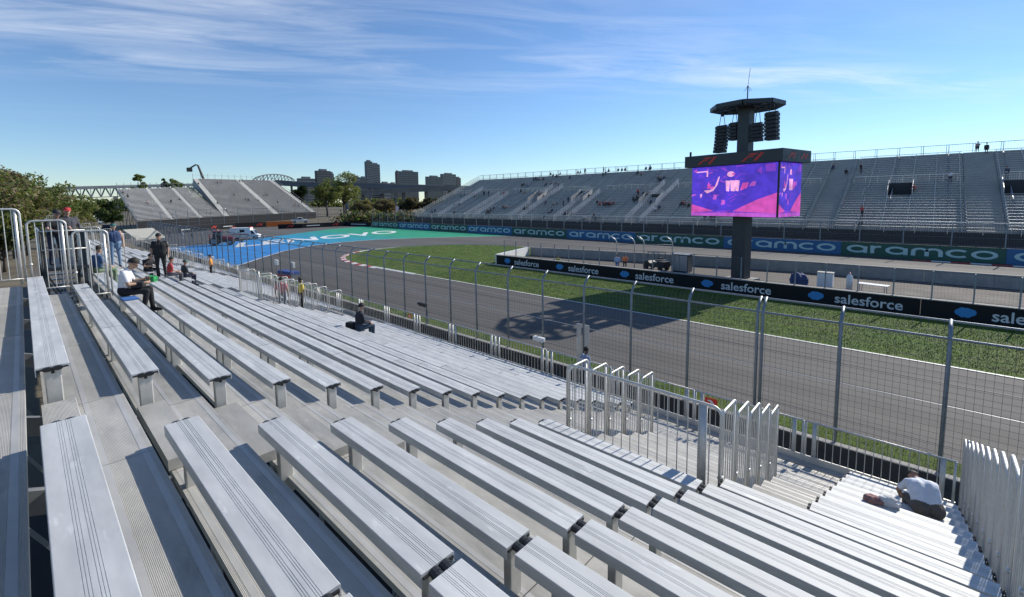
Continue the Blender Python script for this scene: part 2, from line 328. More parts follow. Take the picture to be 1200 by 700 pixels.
for v in tm.vertices: v.co = O0+Bv*((v.co.x-x0)/(x1-x0))+Uv*((v.co.y-y0)/(y1-y0))
obj('painted_lettering', tm, ro, label='white painted lettering LENOVO on the run-off')
# service road and yard behind the stands on the left
structure('service_road', sheet([(-1.5, 30), (0.9, 30), (4.2, 90), (9, 140), (40, 560), (28, 560), (3.5, 140), (1.2, 90)], -0.010).mesh('service_road', 'asphalt2'))

# ================================================================== NEAR GRANDSTAND
D, RISE, X0, S0 = 0.72, 0.276, -0.03, GROUND-1.616
XK = lambda k: X0+D*k
SEAT = lambda k: S0-RISE*k
FOOT = lambda k: SEAT(k)-0.46
stand = thing('grandstand', 'aluminium bleacher grandstand of long silver benches beside the wire debris fence', 'grandstand', (0, 0, 0))
KMIN, KMAX = -3, 17
MOD = 2.83
def bench_sections(k):
    S = [(-0.77, 1.0 if k >= 10 else 1.975)]
    if k <= 8: S.append((2.055, 4.73))
    nmod = 3 if k <= 1 else 5
    S += [(6.42+MOD*i+0.02, 6.42+MOD*(i+1)) for i in range(nmod)]
    if k >= 2:
        if k <= 9: S.append((20.65, 23.3))
        S += [(25.02+MOD*i, 25.0+MOD*(i+1)) for i in range(5)]
        if k <= 9: S.append((39.2, 41.9))
        S += [(43.52+MOD*i, 43.5+MOD*(i+1)) for i in range(5)]
    return S
def foot_sections(k):
    S = [(-0.77, 2.03), (2.04, 4.73), (4.74, 6.42)]
    S += [(6.43+MOD*i, 6.42+MOD*(i+1)) for i in range(3 if k <= 1 else 5)]
    if k >= 2:
        S += [(20.58, 23.3), (23.31, 25.0)]+[(25.01+MOD*i, 25.0+MOD*(i+1)) for i in range(5)]+[(39.16, 41.9), (41.91, 43.5)]+[(43.51+MOD*i, 43.5+MOD*(i+1)) for i in range(5)]
    return S
_bm = {}
def bench_profile():
    P = [(0, -.088), (0, -.005), (.003, -.001), (.006, 0)]
    for c in (.088, .100, .112, .136, .148, .160):
        P += [(c-.0018, 0), (c-.0010, -.0022), (c+.0010, -.0022), (c+.0018, 0)]
    P += [(.244, 0), (.247, -.001), (.25, -.005), (.25, -.070), (.242, -.070), (.242, -.02), (.008, -.02), (.008, -.088)]
    return P
def bench_mesh(l):
    k = round(l, 2)
    if k not in _bm:
        mb = MB(); mb.prism(bench_profile(), 'y', 0, l)
        _bm[k] = mb.mesh('bench', 'bench')
    return _bm[k]
def ellipse(cx, cz, rx, rz, n=10): return [(cx+rx*math.cos(2*math.pi*i/n), cz+rz*math.sin(2*math.pi*i/n)) for i in range(n)]
capm = MB()
for cx in (.087, .163): capm.prism(ellipse(cx, -.0245, .039, .0225), 'y', -.038, .038)
capm.box(.112, .138, -.015, .015, -.075, -.030); capm.box(.012, .05, -.012, .012, -.034, -.018); capm.box(.2, .238, -.012, .012, -.034, -.018)
cap_me = capm.mesh('end_cap', 'cap')
legm = MB(); legm.prism([(.063, -.03), (.072, -.036), (.178, -.036), (.187, -.03), (.187, .03), (.178, .036), (.072, .036), (.063, .03)], 'z', -0.62, -0.053)
leg_me = legm.mesh('leg', 'leg')
cand = []
for k in range(KMIN, KMAX+1):
    for (a, b) in bench_sections(k): cand.append((math.hypot(XK(k), (a+b)/2, SEAT(k)-7), k, a, b))
cand.sort()
far_b = MB()
for i, (dd, k, a, b) in enumerate(cand):
    if i < 285:
        o = obj('bench', bench_mesh(b-a), stand, (XK(k)+random.uniform(-.004, .004), a, SEAT(k)+random.uniform(-.003, .003)), random.uniform(-.001, .001))
        if b < 26:
            obj('end_cap', cap_me, o, (0, 0.0, 0)); obj('end_cap', cap_me, o, (0, b-a, 0))
        if b < 15.2:
            for y in (0.06, b-a-0.30): obj('leg', leg_me, o, (0, y, 0))
    else:
        far_b.box(XK(k), XK(k)+.25, a, b, SEAT(k)-.05, SEAT(k))
        for y in (a+.1, b-.1): far_b.box(XK(k)+.07, XK(k)+.18, y-.03, y+.03, FOOT(k), SEAT(k)-.05)
if far_b.v: obj('far_benches', far_b.mesh('far_benches', 'bench2'), stand, kind='stuff')
# footboards: one wide ribbed plank a row
_fm = {}
def foot_span(k): return (.03 if k <= 1 else .13), .64
def foot_mesh(l, wd):
    k = (round(l, 2), wd)
    if k not in _fm:
        P = [(0, -.05), (0, -.004), (.004, 0)]
        for c in (.055, .30, wd-.06): P += [(c-.022, 0), (c-.021, .0018), (c+.021, .0018), (c+.022, 0)]
        P += [(wd-.004, 0), (wd, -.004), (wd, -.05)]
        mb = MB().prism(P, 'y', 0, l); n = len(P)
        for i in range(n):
            if P[i][1] > .001 and P[(i+1) % n][1] > .001: mb.m[2+i] = 1
        _fm[k] = mb.mesh('footboard', ['foot', 'foot2'])
    return _fm[k]
cand = []
for k in range(KMIN, KMAX+1):
    for (a, b) in foot_sections(k): cand.append((math.hypot(XK(k), (a+b)/2, SEAT(k)-7)+(3 if k < -1 else 0), k, a, b))
cand.sort()
far_f = MB()
for i, (dd, k, a, b) in enumerate(cand):
    f0, f1_ = foot_span(k)
    if i < 288: obj('footboard', foot_mesh(b-a, round(f1_-f0, 3)), stand, (XK(k)+f0, a, FOOT(k)+random.uniform(-.002, .002)))
    else: far_f.box(XK(k)+f0, XK(k)+f1_, a, b, FOOT(k)-.05, FOOT(k))
obj('far_footboards', far_f.mesh('far_footboards', 'foot'), stand, kind='stuff')
# intermediate steps in the aisles and the stairway openings
_sm = {}
def step_mesh(l):
    if l not in _sm: _sm[l] = MB().prism([(0, -.10), (0, -.004), (.004, 0), (.246, 0), (.25, -.004), (.25, -.10)], 'y', 0, l).mesh('aisle_step', 'foot')
    return _sm[l]
for k in range(KMIN, KMAX+1):
    segs = [(4.80, 1.56)]
    if k >= 9: segs.append((2.12, 2.55))
    if k >= 2: segs.append((23.4, 1.5))
    for (y, l) in segs: obj('aisle_step', step_mesh(l), stand, (XK(k)+.012, y, FOOT(k)+.105))
# under-structure: sloping stringers, posts and braces
for i, y in enumerate([-0.7, 2.03, 4.73, 6.42, 9.25, 12.08, 14.9, 17.7, 20.6, 23.3, 25, 30.6, 36.3, 41.9, 47.6, 53.3, 57.6]):
    k0 = KMIN if y < 15 else 2
    mb = MB()
    mb.bar((XK(k0), y, FOOT(k0)-.16), (XK(KMAX)+.7, y, FOOT(KMAX)-.16), .06, .18)
    for k in range(k0, KMAX+1, 4):
        mb.bar((XK(k)+.3, y, 0), (XK(k)+.3, y, FOOT(k)-.2), .07, .07)
        if k+4 <= KMAX: mb.bar((XK(k)+.3, y, FOOT(k)-.3), (XK(k+4)+.3, y, .1), .05, .05)
    obj('stringer_frame', mb.mesh('stringer_frame', 'frame'), stand)
# ---- guard panels
def arch_pts(w, h, r=.11, z0=.08, n=5):
    P = [(0, 0, z0), (0, 0, h-r)]
    P += [(r-r*math.cos(a), 0, h-r+r*math.sin(a)) for a in [math.pi/2*i/n for i in range(1, n+1)]]
    P += [(w-r+r*math.sin(a), 0, h-r+r*math.cos(a)) for a in [math.pi/2*i/n for i in range(0, n+1)]]
    return P+[(w, 0, z0)]
def arch_mesh(w, h, flat=True):
    mb = MB(); mb.tube(arch_pts(w, h), .021, 8); mb.tube([(0, 0, .16), (w, 0, .16)], .016, 6)
    if flat: mb.box(w-.10, w-.045, -.012, .012, .02, h-.03)
    mb.box(-.03, .03, -.035, .035, .72, .76)
    return mb.mesh('guard_panel', 'guard', True)
ARCH_H, ARCH_W = 1.73, 0.63
arch_me = arch_mesh(ARCH_W, ARCH_H)
bal_me = MB().tube([(0, 0, .16), (0, 0, ARCH_H-.02)], .0095, 6, False).mesh('baluster', 'guard', True)
def arch(k, y, nb=5, detail=True):
    o = obj('guard_panel', arch_me, stand, (XK(k)+.085, y, FOOT(k)))
    if detail:
        for j in range(nb): obj('baluster', bal_me, o, (ARCH_W*(j+1)/(nb+1), 0, 0))
    return o
far_bal = MB()
for k in (-1, 0, 1): arch(k, 14.98, 4)
for k in range(10, 15):
    for y in (4.735, 2.035): arch(k, y).location.x -= .60
for k in range(1, 18): arch(k, -0.82, 5)
_big = MB(); _big.tube(arch_pts(ARCH_W, ARCH_H), .021, 6)
for j in range(4): _big.tube([(ARCH_W*(j+1)/5, 0, .16), (ARCH_W*(j+1)/5, 0, ARCH_H-.02)], .0095, 5, False)
_big.tube([(0, 0, .16), (ARCH_W, 0, .16)], .016, 5)
arch_far = _big.mesh('guard_panel', 'guard', True)
for (ys, ks) in (((20.62, 23.3), range(10, 15)), ((39.2, 41.9), range(10, 15)), ((57.8,), range(2, 18)), ((25.0,), range(2, 4))):
    for y in ys:
        for k in ks: obj('guard_panel', arch_far, stand, (XK(k)+(.085 if len(ks) > 10 or len(ks) < 4 else -.515), y, FOOT(k)))
def long_guard(x, y0, y1, zb, zt, parent, nb=None, name='guard_panel', loc0=(0, 0, 0), plate=True):
    l = y1-y0; mb = MB(); P = [(0, p[0], p[2]) for p in arch_pts(l, zt-zb, .13)]
    mb.tube(P, .024, 8); mb.tube([(0, 0, .14), (0, l, .14)], .018, 6)
    if plate: mb.box(-.014, .014, .20, .31, -.05, zt-zb-.02)
    o = obj(name, mb.mesh('guard_panel', 'guard', True), parent, (x-loc0[0], y0-loc0[1], zb-loc0[2]))
    nb = nb or int(l/.165)
    bm_ = MB().tube([(0, 0, .14), (0, 0, zt-zb-.02)], .0095, 6, False).mesh('baluster', 'guard', True)
    for j in range(nb): obj('baluster', bm_, o, (0, l*(j+1)/(nb+1), 0))
    return o
long_guard(6.6, 2.03, 4.74, FOOT(9)-.02, 4.18, stand)
long_guard(6.6, 20.62, 23.3, FOOT(9)-.02, 4.18, stand)
long_guard(6.6, 39.2, 41.9, FOOT(9)-.02, 4.18, stand, 10)
# back guard beyond the stair head
for i in range(9):
    y = 19.4+i*4.25
    mb = MB(); P = [(0, p[0], p[2]) for p in arch_pts(4.15, 1.52, .13)]; mb.tube(P, .026, 6); mb.tube([(0, 0, .1), (0, 4.15, .1)], .018, 5)
    for j in range(24): mb.tube([(0, 4.15*(j+1)/25, .1), (0, 4.15*(j+1)/25, 1.5)], .010, 4, False)
    obj('back_guard_panel', mb.mesh('back_guard_panel', 'guard', True), stand, (1.37, y, FOOT(2)))
# front guard rail: panels with flat end plates and balusters
XG, ZG = 13.2, FOOT(17)
fg_len = 2.80
fbal = MB().tube([(0, 0, .08), (0, 0, 1.04)], .0095, 5, False).mesh('baluster', 'guard', True)
fgm = MB(); fgm.tube([(0, .02, 1.05), (0, fg_len-.02, 1.05)], .024, 8); fgm.tube([(0, .02, .08), (0, fg_len-.02, .08)], .016, 6)
for y in (.03, .22, fg_len-.22, fg_len-.03): fgm.box(-.02, .02, y-(.045 if .1 < y < 2.7 else .022), y+(.045 if .1 < y < 2.7 else .022), -.12, 1.04)
fgme = fgm.mesh('front_guard_panel', 'guard', True)
fgf = MB(); fgf.v, fgf.f, fgf.m = list(fgm.v), list(fgm.f), list(fgm.m)
for j in range(15): fgf.tube([(0, .30+j*.157, .08), (0, .30+j*.157, 1.04)], .0095, 4, False)
fgfm = fgf.mesh('front_guard_panel', 'guard', True)
for i in range(21):
    y = -0.76+i*fg_len-.0
    if i < 6:
        o = obj('front_guard_panel', fgme, stand, (XG, y, ZG))
        for j in range(15): obj('baluster', fbal, o, (0, .30+j*.157, 0))
    else: obj('front_guard_panel', fgfm, stand, (XG, y, ZG))
obj('toe_board', MB().box(XG-.05, XG-.02, -.77, 57.8, ZG-.02, ZG+.16).mesh('toe_board', 'guard'), stand)
obj('front_deck', MB().box(XK(17)+.71, XG+.1, -.77, 57.8, ZG-.06, ZG-.004).mesh('front_deck', 'foot'), stand)
# little notices hanging on the front guard
for y, c in ((4.35, 'red'), (19.4, 'orange')):
    sg = obj('notice', MB().box(0, .008, -.17, .17, -.10, .10).mesh('notice', c), stand, (XG-.04, y, ZG+.86))
    obj('notice_mark', MB().prism([(-.10, -.05), (.0, -.05), (.03, .0), (.11, .0), (.09, .04), (-.02, .04), (-.06, -.01)], 'x', -.004, -.001).mesh('notice_mark', 'white'), sg)

# stair tower behind the back rows
st = thing('stair_tower', 'steel stair landing with railings behind the back rows of the silver bleachers', 'stairs', (0.78, 20.5, 0))
mb = MB()
for x in (-.42, .42):
    for y in (-1.6, 1.6):
        mb.bar((x, y, 0), (x, y, 6.5), .08, .08)
    for z in (1.2, 3.0): mb.bar((x, -1.6, z), (x, 1.6, z+1.4), .05, .05); mb.bar((x, 1.6, z), (x, -1.6, z+1.4), .05, .05)
for y in (-1.6, 1.6):
    mb.bar((-.42, y, 1.0), (.42, y, 3.0), .05, .05); mb.bar((.42, y, 3.0), (-.42, y, 5.0), .05, .05)
obj('frame', mb.mesh('frame', 'steel_dark'), st)
obj('landing', MB().box(-.5, .5, -1.7, 1.7, 5.28, 5.38).mesh('landing', 'steel_dark'), st)
for a, b in (((-.48, -1.65), (-.48, 1.65)), ((-.48, -1.65), (.48, -1.65))):
    mb = MB(); a, b = Vector((*a, 0)), Vector((*b, 0))
    for z in (5.9, 6.45): mb.tube([a+Vector((0, 0, z)), b+Vector((0, 0, z))], .022, 6)
    for j in range(3):
        p = a.lerp(b, j/2); mb.tube([p+Vector((0, 0, 5.38)), p+Vector((0, 0, 6.45))], .020, 5, False)
    obj('railing', mb.mesh('railing', 'guard', True), st)
for j in range(24):
    obj('tread', MB().box(-.45, .45, 1.75+j*.27, 2.05+j*.27, 5.15-j*.215, 5.19-j*.215).mesh('tread', 'frame'), st)
for x in (-.48, .48): obj('stringer', MB().bar((x, 1.7, 5.2), (x, 8.3, 0.05), .06, .25).mesh('stringer', 'steel_dark'), st)

# ================================================================== DEBRIS FENCE on a low wall
XF = 14.3; FY0, FN, FS = -8.5, 54, 2.0
wall = thing('trackside_wall', 'low dark trackside wall running under the near debris fence', 'wall', (XF-.1, -8, 0))
for i in range(28):
    obj('wall_block', MB().prism([(-.28, 0), (.28, 0), (.16, .35), (.12, .62), (-.12, .62), (-.16, .35)], 'y', i*4+.01, i*4+3.99).mesh('wall_block', 'darkfab'), wall)
obj('coping', MB().box(-.10, .10, 0, 112, .623, .65).mesh('coping', 'concrete'), wall)
fence = thing('debris_fence', 'tall wire debris fence with grey posts bent over towards the near track', 'fence', (XF, FY0, 0))
ZB, ZT = GROUND-.2315*XF, GROUND-.2025*XF
pm = MB(); pm.tube([(0, 0, .0), (0, 0, ZB), (.10, 0, ZB+.17), (.34, 0, ZT-.04)], .042, 8); pm.box(-.09, .09, -.09, .09, 0.0, .05)
post_me = pm.mesh('post', 'galv', True)
wm = MB(); wr = .0038
nv = 14
for j in range(nv):
    y = FS*(j+.5)/nv; wm.tube([(.05, y, .6), (.05, y, ZB), (.15, y, ZB+.17), (.36, y, ZT-.06)], wr, 3, False)
z = .65
while z < ZB: wm.tube([(.05, 0, z), (.05, FS, z)], wr, 3, False); z += .15
wire_me = wm.mesh('wire_mesh', 'wire')
cm = MB()
for z in (GROUND-.3075*XF, 1.3): cm.tube([(.045, 0, z), (.045, FS, z)], .010, 5, False)
cab_d = cm.mesh('cable', 'wire'); cab_l = MB().tube([(.045, 0, GROUND-.345*XF), (.045, FS, GROUND-.345*XF)], .012, 5, False).mesh('cable', 'cable')
rl = MB().tube([(.0, 0, ZB), (.0, FS, ZB)], .030, 6, False).tube([(.34, 0, ZT-.07), (.34, FS, ZT-.07)], .030, 6, False).mesh('rail', 'galv', True)
for i in range(FN):
    y = i*FS+random.uniform(-.03, .03)
    p = obj('post', post_me, fence, (0, y, 0)); p.rotation_euler = (random.uniform(-.006, .006), random.uniform(-.006, .006), 0)
    if i == 6: obj('post', post_me, fence, (0, y-.13, 0))
    if i < FN-1:
        for me_ in (wire_me, rl, cab_d, cab_l): obj(me_.name.split('.')[0], me_, fence, (0, i*FS, 0))
# service gate plates on one bay
obj('gate_plate', MB().box(-.02, .02, -.28, -.08, .7, 2.42).mesh('gate_plate', 'cable'), fence, (-.06, 18.0, 0))
obj('gate_plate', MB().box(-.02, .02, .08, .28, .7, 2.42).mesh('gate_plate', 'cable'), fence, (-.06, 18.0, 0))
def fence_camera(y, z, label, hc='white'):
    t = thing('trackside_camera', label, 'camera', (XF-.30, y, z))
    obj('housing', bevel_mesh(MB().box(-.09, .09, -.28, .26, -.09, .09).mesh('housing', hc), .03), t)
    obj('lens_hood', MB().tube([(0, .25, 0), (0, .40, 0)], .075, 10).mesh('lens_hood', 'speaker'), t)
    obj('bracket', MB().bar((0, 0, -.09), (.30, 0, -.35), .04, .04).bar((.30, 0, -.35), (.30, 0, -z+.0), .05, .05).mesh('bracket', 'galv'), t, (0, 0, 0))
fence_camera(11.5, 1.5, 'white trackside camera tilted on a bracket before the round shadow on the track')
p_ = at_y(505, 369, 18.9)
fence_camera(19.4, 1.75, 'dark trackside camera on a bracket above the front guard rail, beyond the orange notice', 'speaker')

# ================================================================== INFIELD BARRIER WITH ADVERTS
def cloud_poly(s):
    C = [(-.62, .02, .40), (-.28, .26, .42), (.16, .30, .38), (.58, .10, .44), (.20, -.22, .40), (-.28, -.24, .38), (0, 0, .5)]
    P = []
    for i in range(40):
        a = 2*math.pi*i/40; d = Vector((math.cos(a), math.sin(a))); best = 0
        for cx, cy, r in C:
            c = Vector((cx, cy)); b = d.dot(c); q = b*b-(c.length_squared-r*r)
            if q >= 0: best = max(best, b+math.sqrt(q))
        P.append((d.x*best*s, d.y*best*s))
    return P
XS = 36.0
iw = thing('infield_wall', 'long black advertising wall along the infield grass reading salesforce', 'wall', (XS, 35.6, 0))
sf_text = xform(text_mesh('salesforce', .86, 'stext', .004, .012), FACE_MX)
cl = MB().prism(cloud_poly(.44), 'z', 0, .012).mesh('cloud_logo', 'cloudblue'); xform(cl, FACE_MX)
ys_c = [33.9-7.15*i for i in range(9)]
for i, yc in enumerate(ys_c):
    y1 = 35.6 if i == 0 else yc+1.9; y0 = ys_c[i+1]+1.9 if i < 8 else yc-5.2
    pn = obj('wall_panel', MB().box(-.06, .35, y0-35.6+.006, y1-35.6-.006, 0, 1.02).mesh('wall_panel', 'black'), iw)
    obj('cloud_logo', cl, pn, (-.063, yc-35.6, .50)); obj('lettering', sf_text, pn, (-.066, yc-35.6-2.75, .47))
obj('coping', MB().box(-.08, .38, -70, 0, 1.024, 1.07).mesh('coping', 'concrete'), iw)
iff = thing('infield_fence', 'low mesh fence on posts standing on the black infield wall', 'fence', (XS+.2, 34.6, 0))
pme = MB().bar((0, 0, 1.0), (0, 0, 2.72), .07, .07).mesh('post', 'galv')
for i in range(33):
    if i in (8, 9): continue
    obj('post', pme, iff, (0, -1.75*i, 0))
mb = MB()
for z in (1.12, 2.70): mb.tube([(0, 0, z), (0, -56, z)], .012, 4, False)
zz_ = 1.2
while zz_ < 2.65: mb.tube([(0, 0, zz_), (0, -56, zz_)], .0028, 3, False); zz_ += .15
for j in range(372): mb.tube([(0, -j*.15, 1.1), (0, -j*.15, 2.7)], .0028, 3, False)
obj('wire_mesh', mb.mesh('wire_mesh', 'wire'), iff, kind='stuff')
# curved gate posts
gp = thing('fence_gate', 'four tall gate posts with hooked tops beside the marshals in the infield', 'gate', (41.0, 21.0, 0))
for (x, y) in ((-1.2, 1.6), (-.2, .2), (.4, -.5), (1.3, -3.0)):
    obj('post', MB().tube([(x, y, 0), (x, y, 2.9), (x-.15, y+.12, 3.2), (x-.55, y+.45, 3.55)], .055, 8).mesh('post', 'guard', True), gp)
obj('rail', MB().tube([(-1.2, 1.6, 2.7), (.4, -.5, 2.7), (1.3, -3.0, 2.7)], .03, 6).tube([(-1.2, 1.6, 1.2), (.4, -.5, 1.2), (1.3, -3.0, 1.2)], .03, 6).mesh('rail', 'galv', True), gp)
fw_ = thing('far_infield_wall', 'grey concrete wall closing the infield yard along the far straight', 'wall', (44.8, 38.0, 0))
def wall_run(parent, P, h, th, material, name='wall_block', step=4.0):
    o_ = parent.location
    for a, b in zip(P, P[1:]):
        a, b = Vector((*a, 0)), Vector((*b, 0)); n = max(1, int((b-a).length/step))
        for i in range(n):
            p, q = a.lerp(b, i/n)-o_, a.lerp(b, (i+1)/n)-o_; d = (q-p).normalized()*.008
            p, q = p+d, q-d; p.z = q.z = h/2
            obj(name, MB().bar(p, q, th, h).mesh(name, material), parent)
wall_run(fw_, [(44.8, 38.0), (47.6, 23), (50.3, 8), (51.6, -40)], 1.05, .3, 'concrete')
wt = thing('wedge_wall', 'white end wall closing the tip of the black infield wall', 'wall', (36.2, 35.9, 0))
wall_run(wt, [(36.3, 36.0), (44.5, 38.2)], 1.06, .3, 'white', step=3.0)
# things in the marshal yard
t = thing('equipment_cabinet', 'dark grey equipment cabinet standing by the hooked gate posts', 'cabinet', (43.2, 17.4, 0))
obj('body', bevel_mesh(MB().box(-.6, .6, -.8, .8, .12, 1.75).mesh('body', 'steel_dark'), .03), t)
obj('roof', MB().box(-.66, .66, -.86, .86, 1.755, 1.82).mesh('roof', 'frame'), t)
for y in (-.7, .7): obj('skid', MB().box(-.6, .6, y-.06, y+.06, 0, .118).mesh('skid', 'frame'), t)
obj('door', MB().box(-.63, -.605, -.74, -.02, .2, 1.68).mesh('door', 'frame'), t); obj('door', MB().box(-.63, -.605, .02, .74, .2, 1.68).mesh('door', 'frame'), t)
t = thing('utility_cart', 'dark utility cart parked beside the equipment cabinet', 'cart', (43.0, 19.9, 0), R(80))
obj('body', bevel_mesh(MB().prism([(-1.2, .35), (1.25, .35), (1.25, .8), (.7, .95), (.4, .7), (-.3, .7), (-.4, .95), (-1.2, .95)], 'y', -.55, .55).mesh('body', 'speaker'), .03), t)
obj('canopy', bevel_mesh(MB().box(-.7, .75, -.58, .58, 1.78, 1.85).mesh('canopy', 'steel_dark'), .03), t)
for x in (-.62, .66):
    for y in (-.52, .52): obj('canopy_post', MB().bar((x, y, .9), (x, y, 1.78), .04, .04).mesh('canopy_post', 'steel_dark'), t)
for x in (-.8, .85):
    for y in (-.56, .56): obj('wheel', MB().tube([(x, y-.09, .25), (x, y+.09, .25)], .25, 14).mesh('wheel', 'rubber'), t)
obj('seat', bevel_mesh(MB().box(-.35, .15, -.5, .5, .7, .85).box(-.45, -.33, -.5, .5, .85, 1.3).mesh('seat', cmat((.1, .1, .1))), .03), t)
def folding_table(loc, rz, label, cover):
    t = thing('folding_table', label, 'table', loc, rz)
    obj('table_top', bevel_mesh(MB().box(-.9, .9, -.38, .38, .72, .76).mesh('table_top', cover), .01), t)
    for x in (-.75, .75):
        for y in (-.3, .3): obj('leg', MB().bar((x, y, 0), (x*.95, y, .72), .035, .035).mesh('leg', 'galv'), t)
folding_table((41.8, 2.7, 0), R(80), 'white folding table at the end of the marshal yard equipment', 'white')
t = thing('storage_box', 'white storage box on legs beside the blue tarpaulin heap', 'box', (41.8, 5.6, 0))
obj('body', bevel_mesh(MB().box(-.35, .35, -.5, .5, .25, 1.3).mesh('body', 'white'), .03), t); obj('lid', bevel_mesh(MB().box(-.38, .38, -.53, .53, 1.305, 1.36).mesh('lid', 'tarp'), .015), t)
for x in (-.28, .28):
    for y in (-.42, .42): obj('leg', MB().bar((x, y, 0), (x, y, .25), .05, .05).mesh('leg', 'galv'), t)
t = thing('canister_stand', 'pale upright canister on a stand between the white box and the table', 'canister', (41.8, 4.1, 0))
obj('cylinder', MB().tube([(0, 0, .05), (0, 0, 1.15), (0, 0, 1.28), (0, 0, 1.33), (0, 0, 1.42)], .2, 14, True, [.2, .2, .12, .06, .06]).mesh('cylinder', 'white', True), t)
obj('base', MB().box(-.28, .28, -.28, .28, 0, .05).mesh('base', 'galv'), t); obj('valve', MB().tube([(-.12, 0, 1.45), (.12, 0, 1.45)], .04, 8).mesh('valve', 'red'), t)
def heap(name, label, cat, loc, c, r, seed):
    rg = random.Random(seed); bm = bmesh.new(); bmesh.ops.create_icosphere(bm, subdivisions=3, radius=1)
    for v in bm.verts:
        n = 1+.16*math.sin(5*v.co.x+seed)*math.sin(6*v.co.y)+.07*math.sin(11*v.co.z+3*v.co.x)+rg.uniform(-.03, .03)
        v.co = Vector((v.co.x*r[0]*n, v.co.y*r[1]*n, max(0, v.co.z*n*.75+.45)*r[2]))
    me = bpy.data.meshes.new(name); bm.to_mesh(me); bm.free(); me.materials.append(cmat(c)); return thing(name, label, cat, loc, me=me)
heap('tarpaulin_heap', 'dark blue tarpaulin heap in the marshal yard behind the black wall', 'tarpaulin', (42.0, 7.4, 0), (.03, .06, .17), (.55, .65, .95), 3)

# ================================================================== SCREEN TOWER
TA = math.atan2(.22, .975)                       # turn of the box
tw = thing('screen_tower', 'dark tower with a big purple video screen, speaker arrays and open round roof', 'screen tower', (41.75, 11.69, 0), -TA)
# local: -x faces the camera side, y along the wide face
WW, DD = 3.7, 1.9
ZS0, ZS1 = 5.63, 9.82
obj('mast', bevel_mesh(MB().box(-.52, .52, -.58, .58, 0, ZS0+.05).mesh('mast', 'steel_dark'), .03), tw)
obj('mast_base', MB().box(-1.1, 1.1, -1.1, 1.1, 0, .25).mesh('mast_base', 'concrete'), tw)
obj('screen_housing', bevel_mesh(MB().box(-DD+.06, DD-.06, -WW+.06, WW-.06, ZS0+.03, ZS1+.02).mesh('screen_housing', 'speaker'), .02), tw)
def emis(name, c, s):
    X = bpy.data.materials.new(name); X.use_nodes = True; t = X.node_tree; b = t.nodes['Principled BSDF']
    b.inputs['Base Color'].default_value = (.01, .01, .012, 1); b.inputs['Roughness'].default_value = .5
    b.inputs['Emission Color'].default_value = (*c, 1); b.inputs['Emission Strength'].default_value = s; M[name] = X
    nz = t.nodes.new('ShaderNodeTexNoise'); nz.inputs['Scale'].default_value = 1.3; nz.inputs['Detail'].default_value = 4
    tcn = t.nodes.new('ShaderNodeTexCoord'); t.links.new(tcn.outputs['Object'], nz.inputs[0])
    r = t.nodes.new('ShaderNodeMapRange'); r.inputs[1].default_value = .3; r.inputs[2].default_value = .7; r.inputs[3].default_value = s*.72; r.inputs[4].default_value = s*1.25; t.links.new(nz.outputs[0], r.inputs[0]); t.links.new(r.outputs[0], b.inputs['Emission Strength'])
emis('e_blue', (.075, .035, .56), .95); emis('e_violet', (.24, .05, .62), .9); emis('e_pink', (.62, .08, .46), .95); emis('e_mag', (.50, .10, .62), .9); emis('e_pale', (.86, .40, .72), .95)
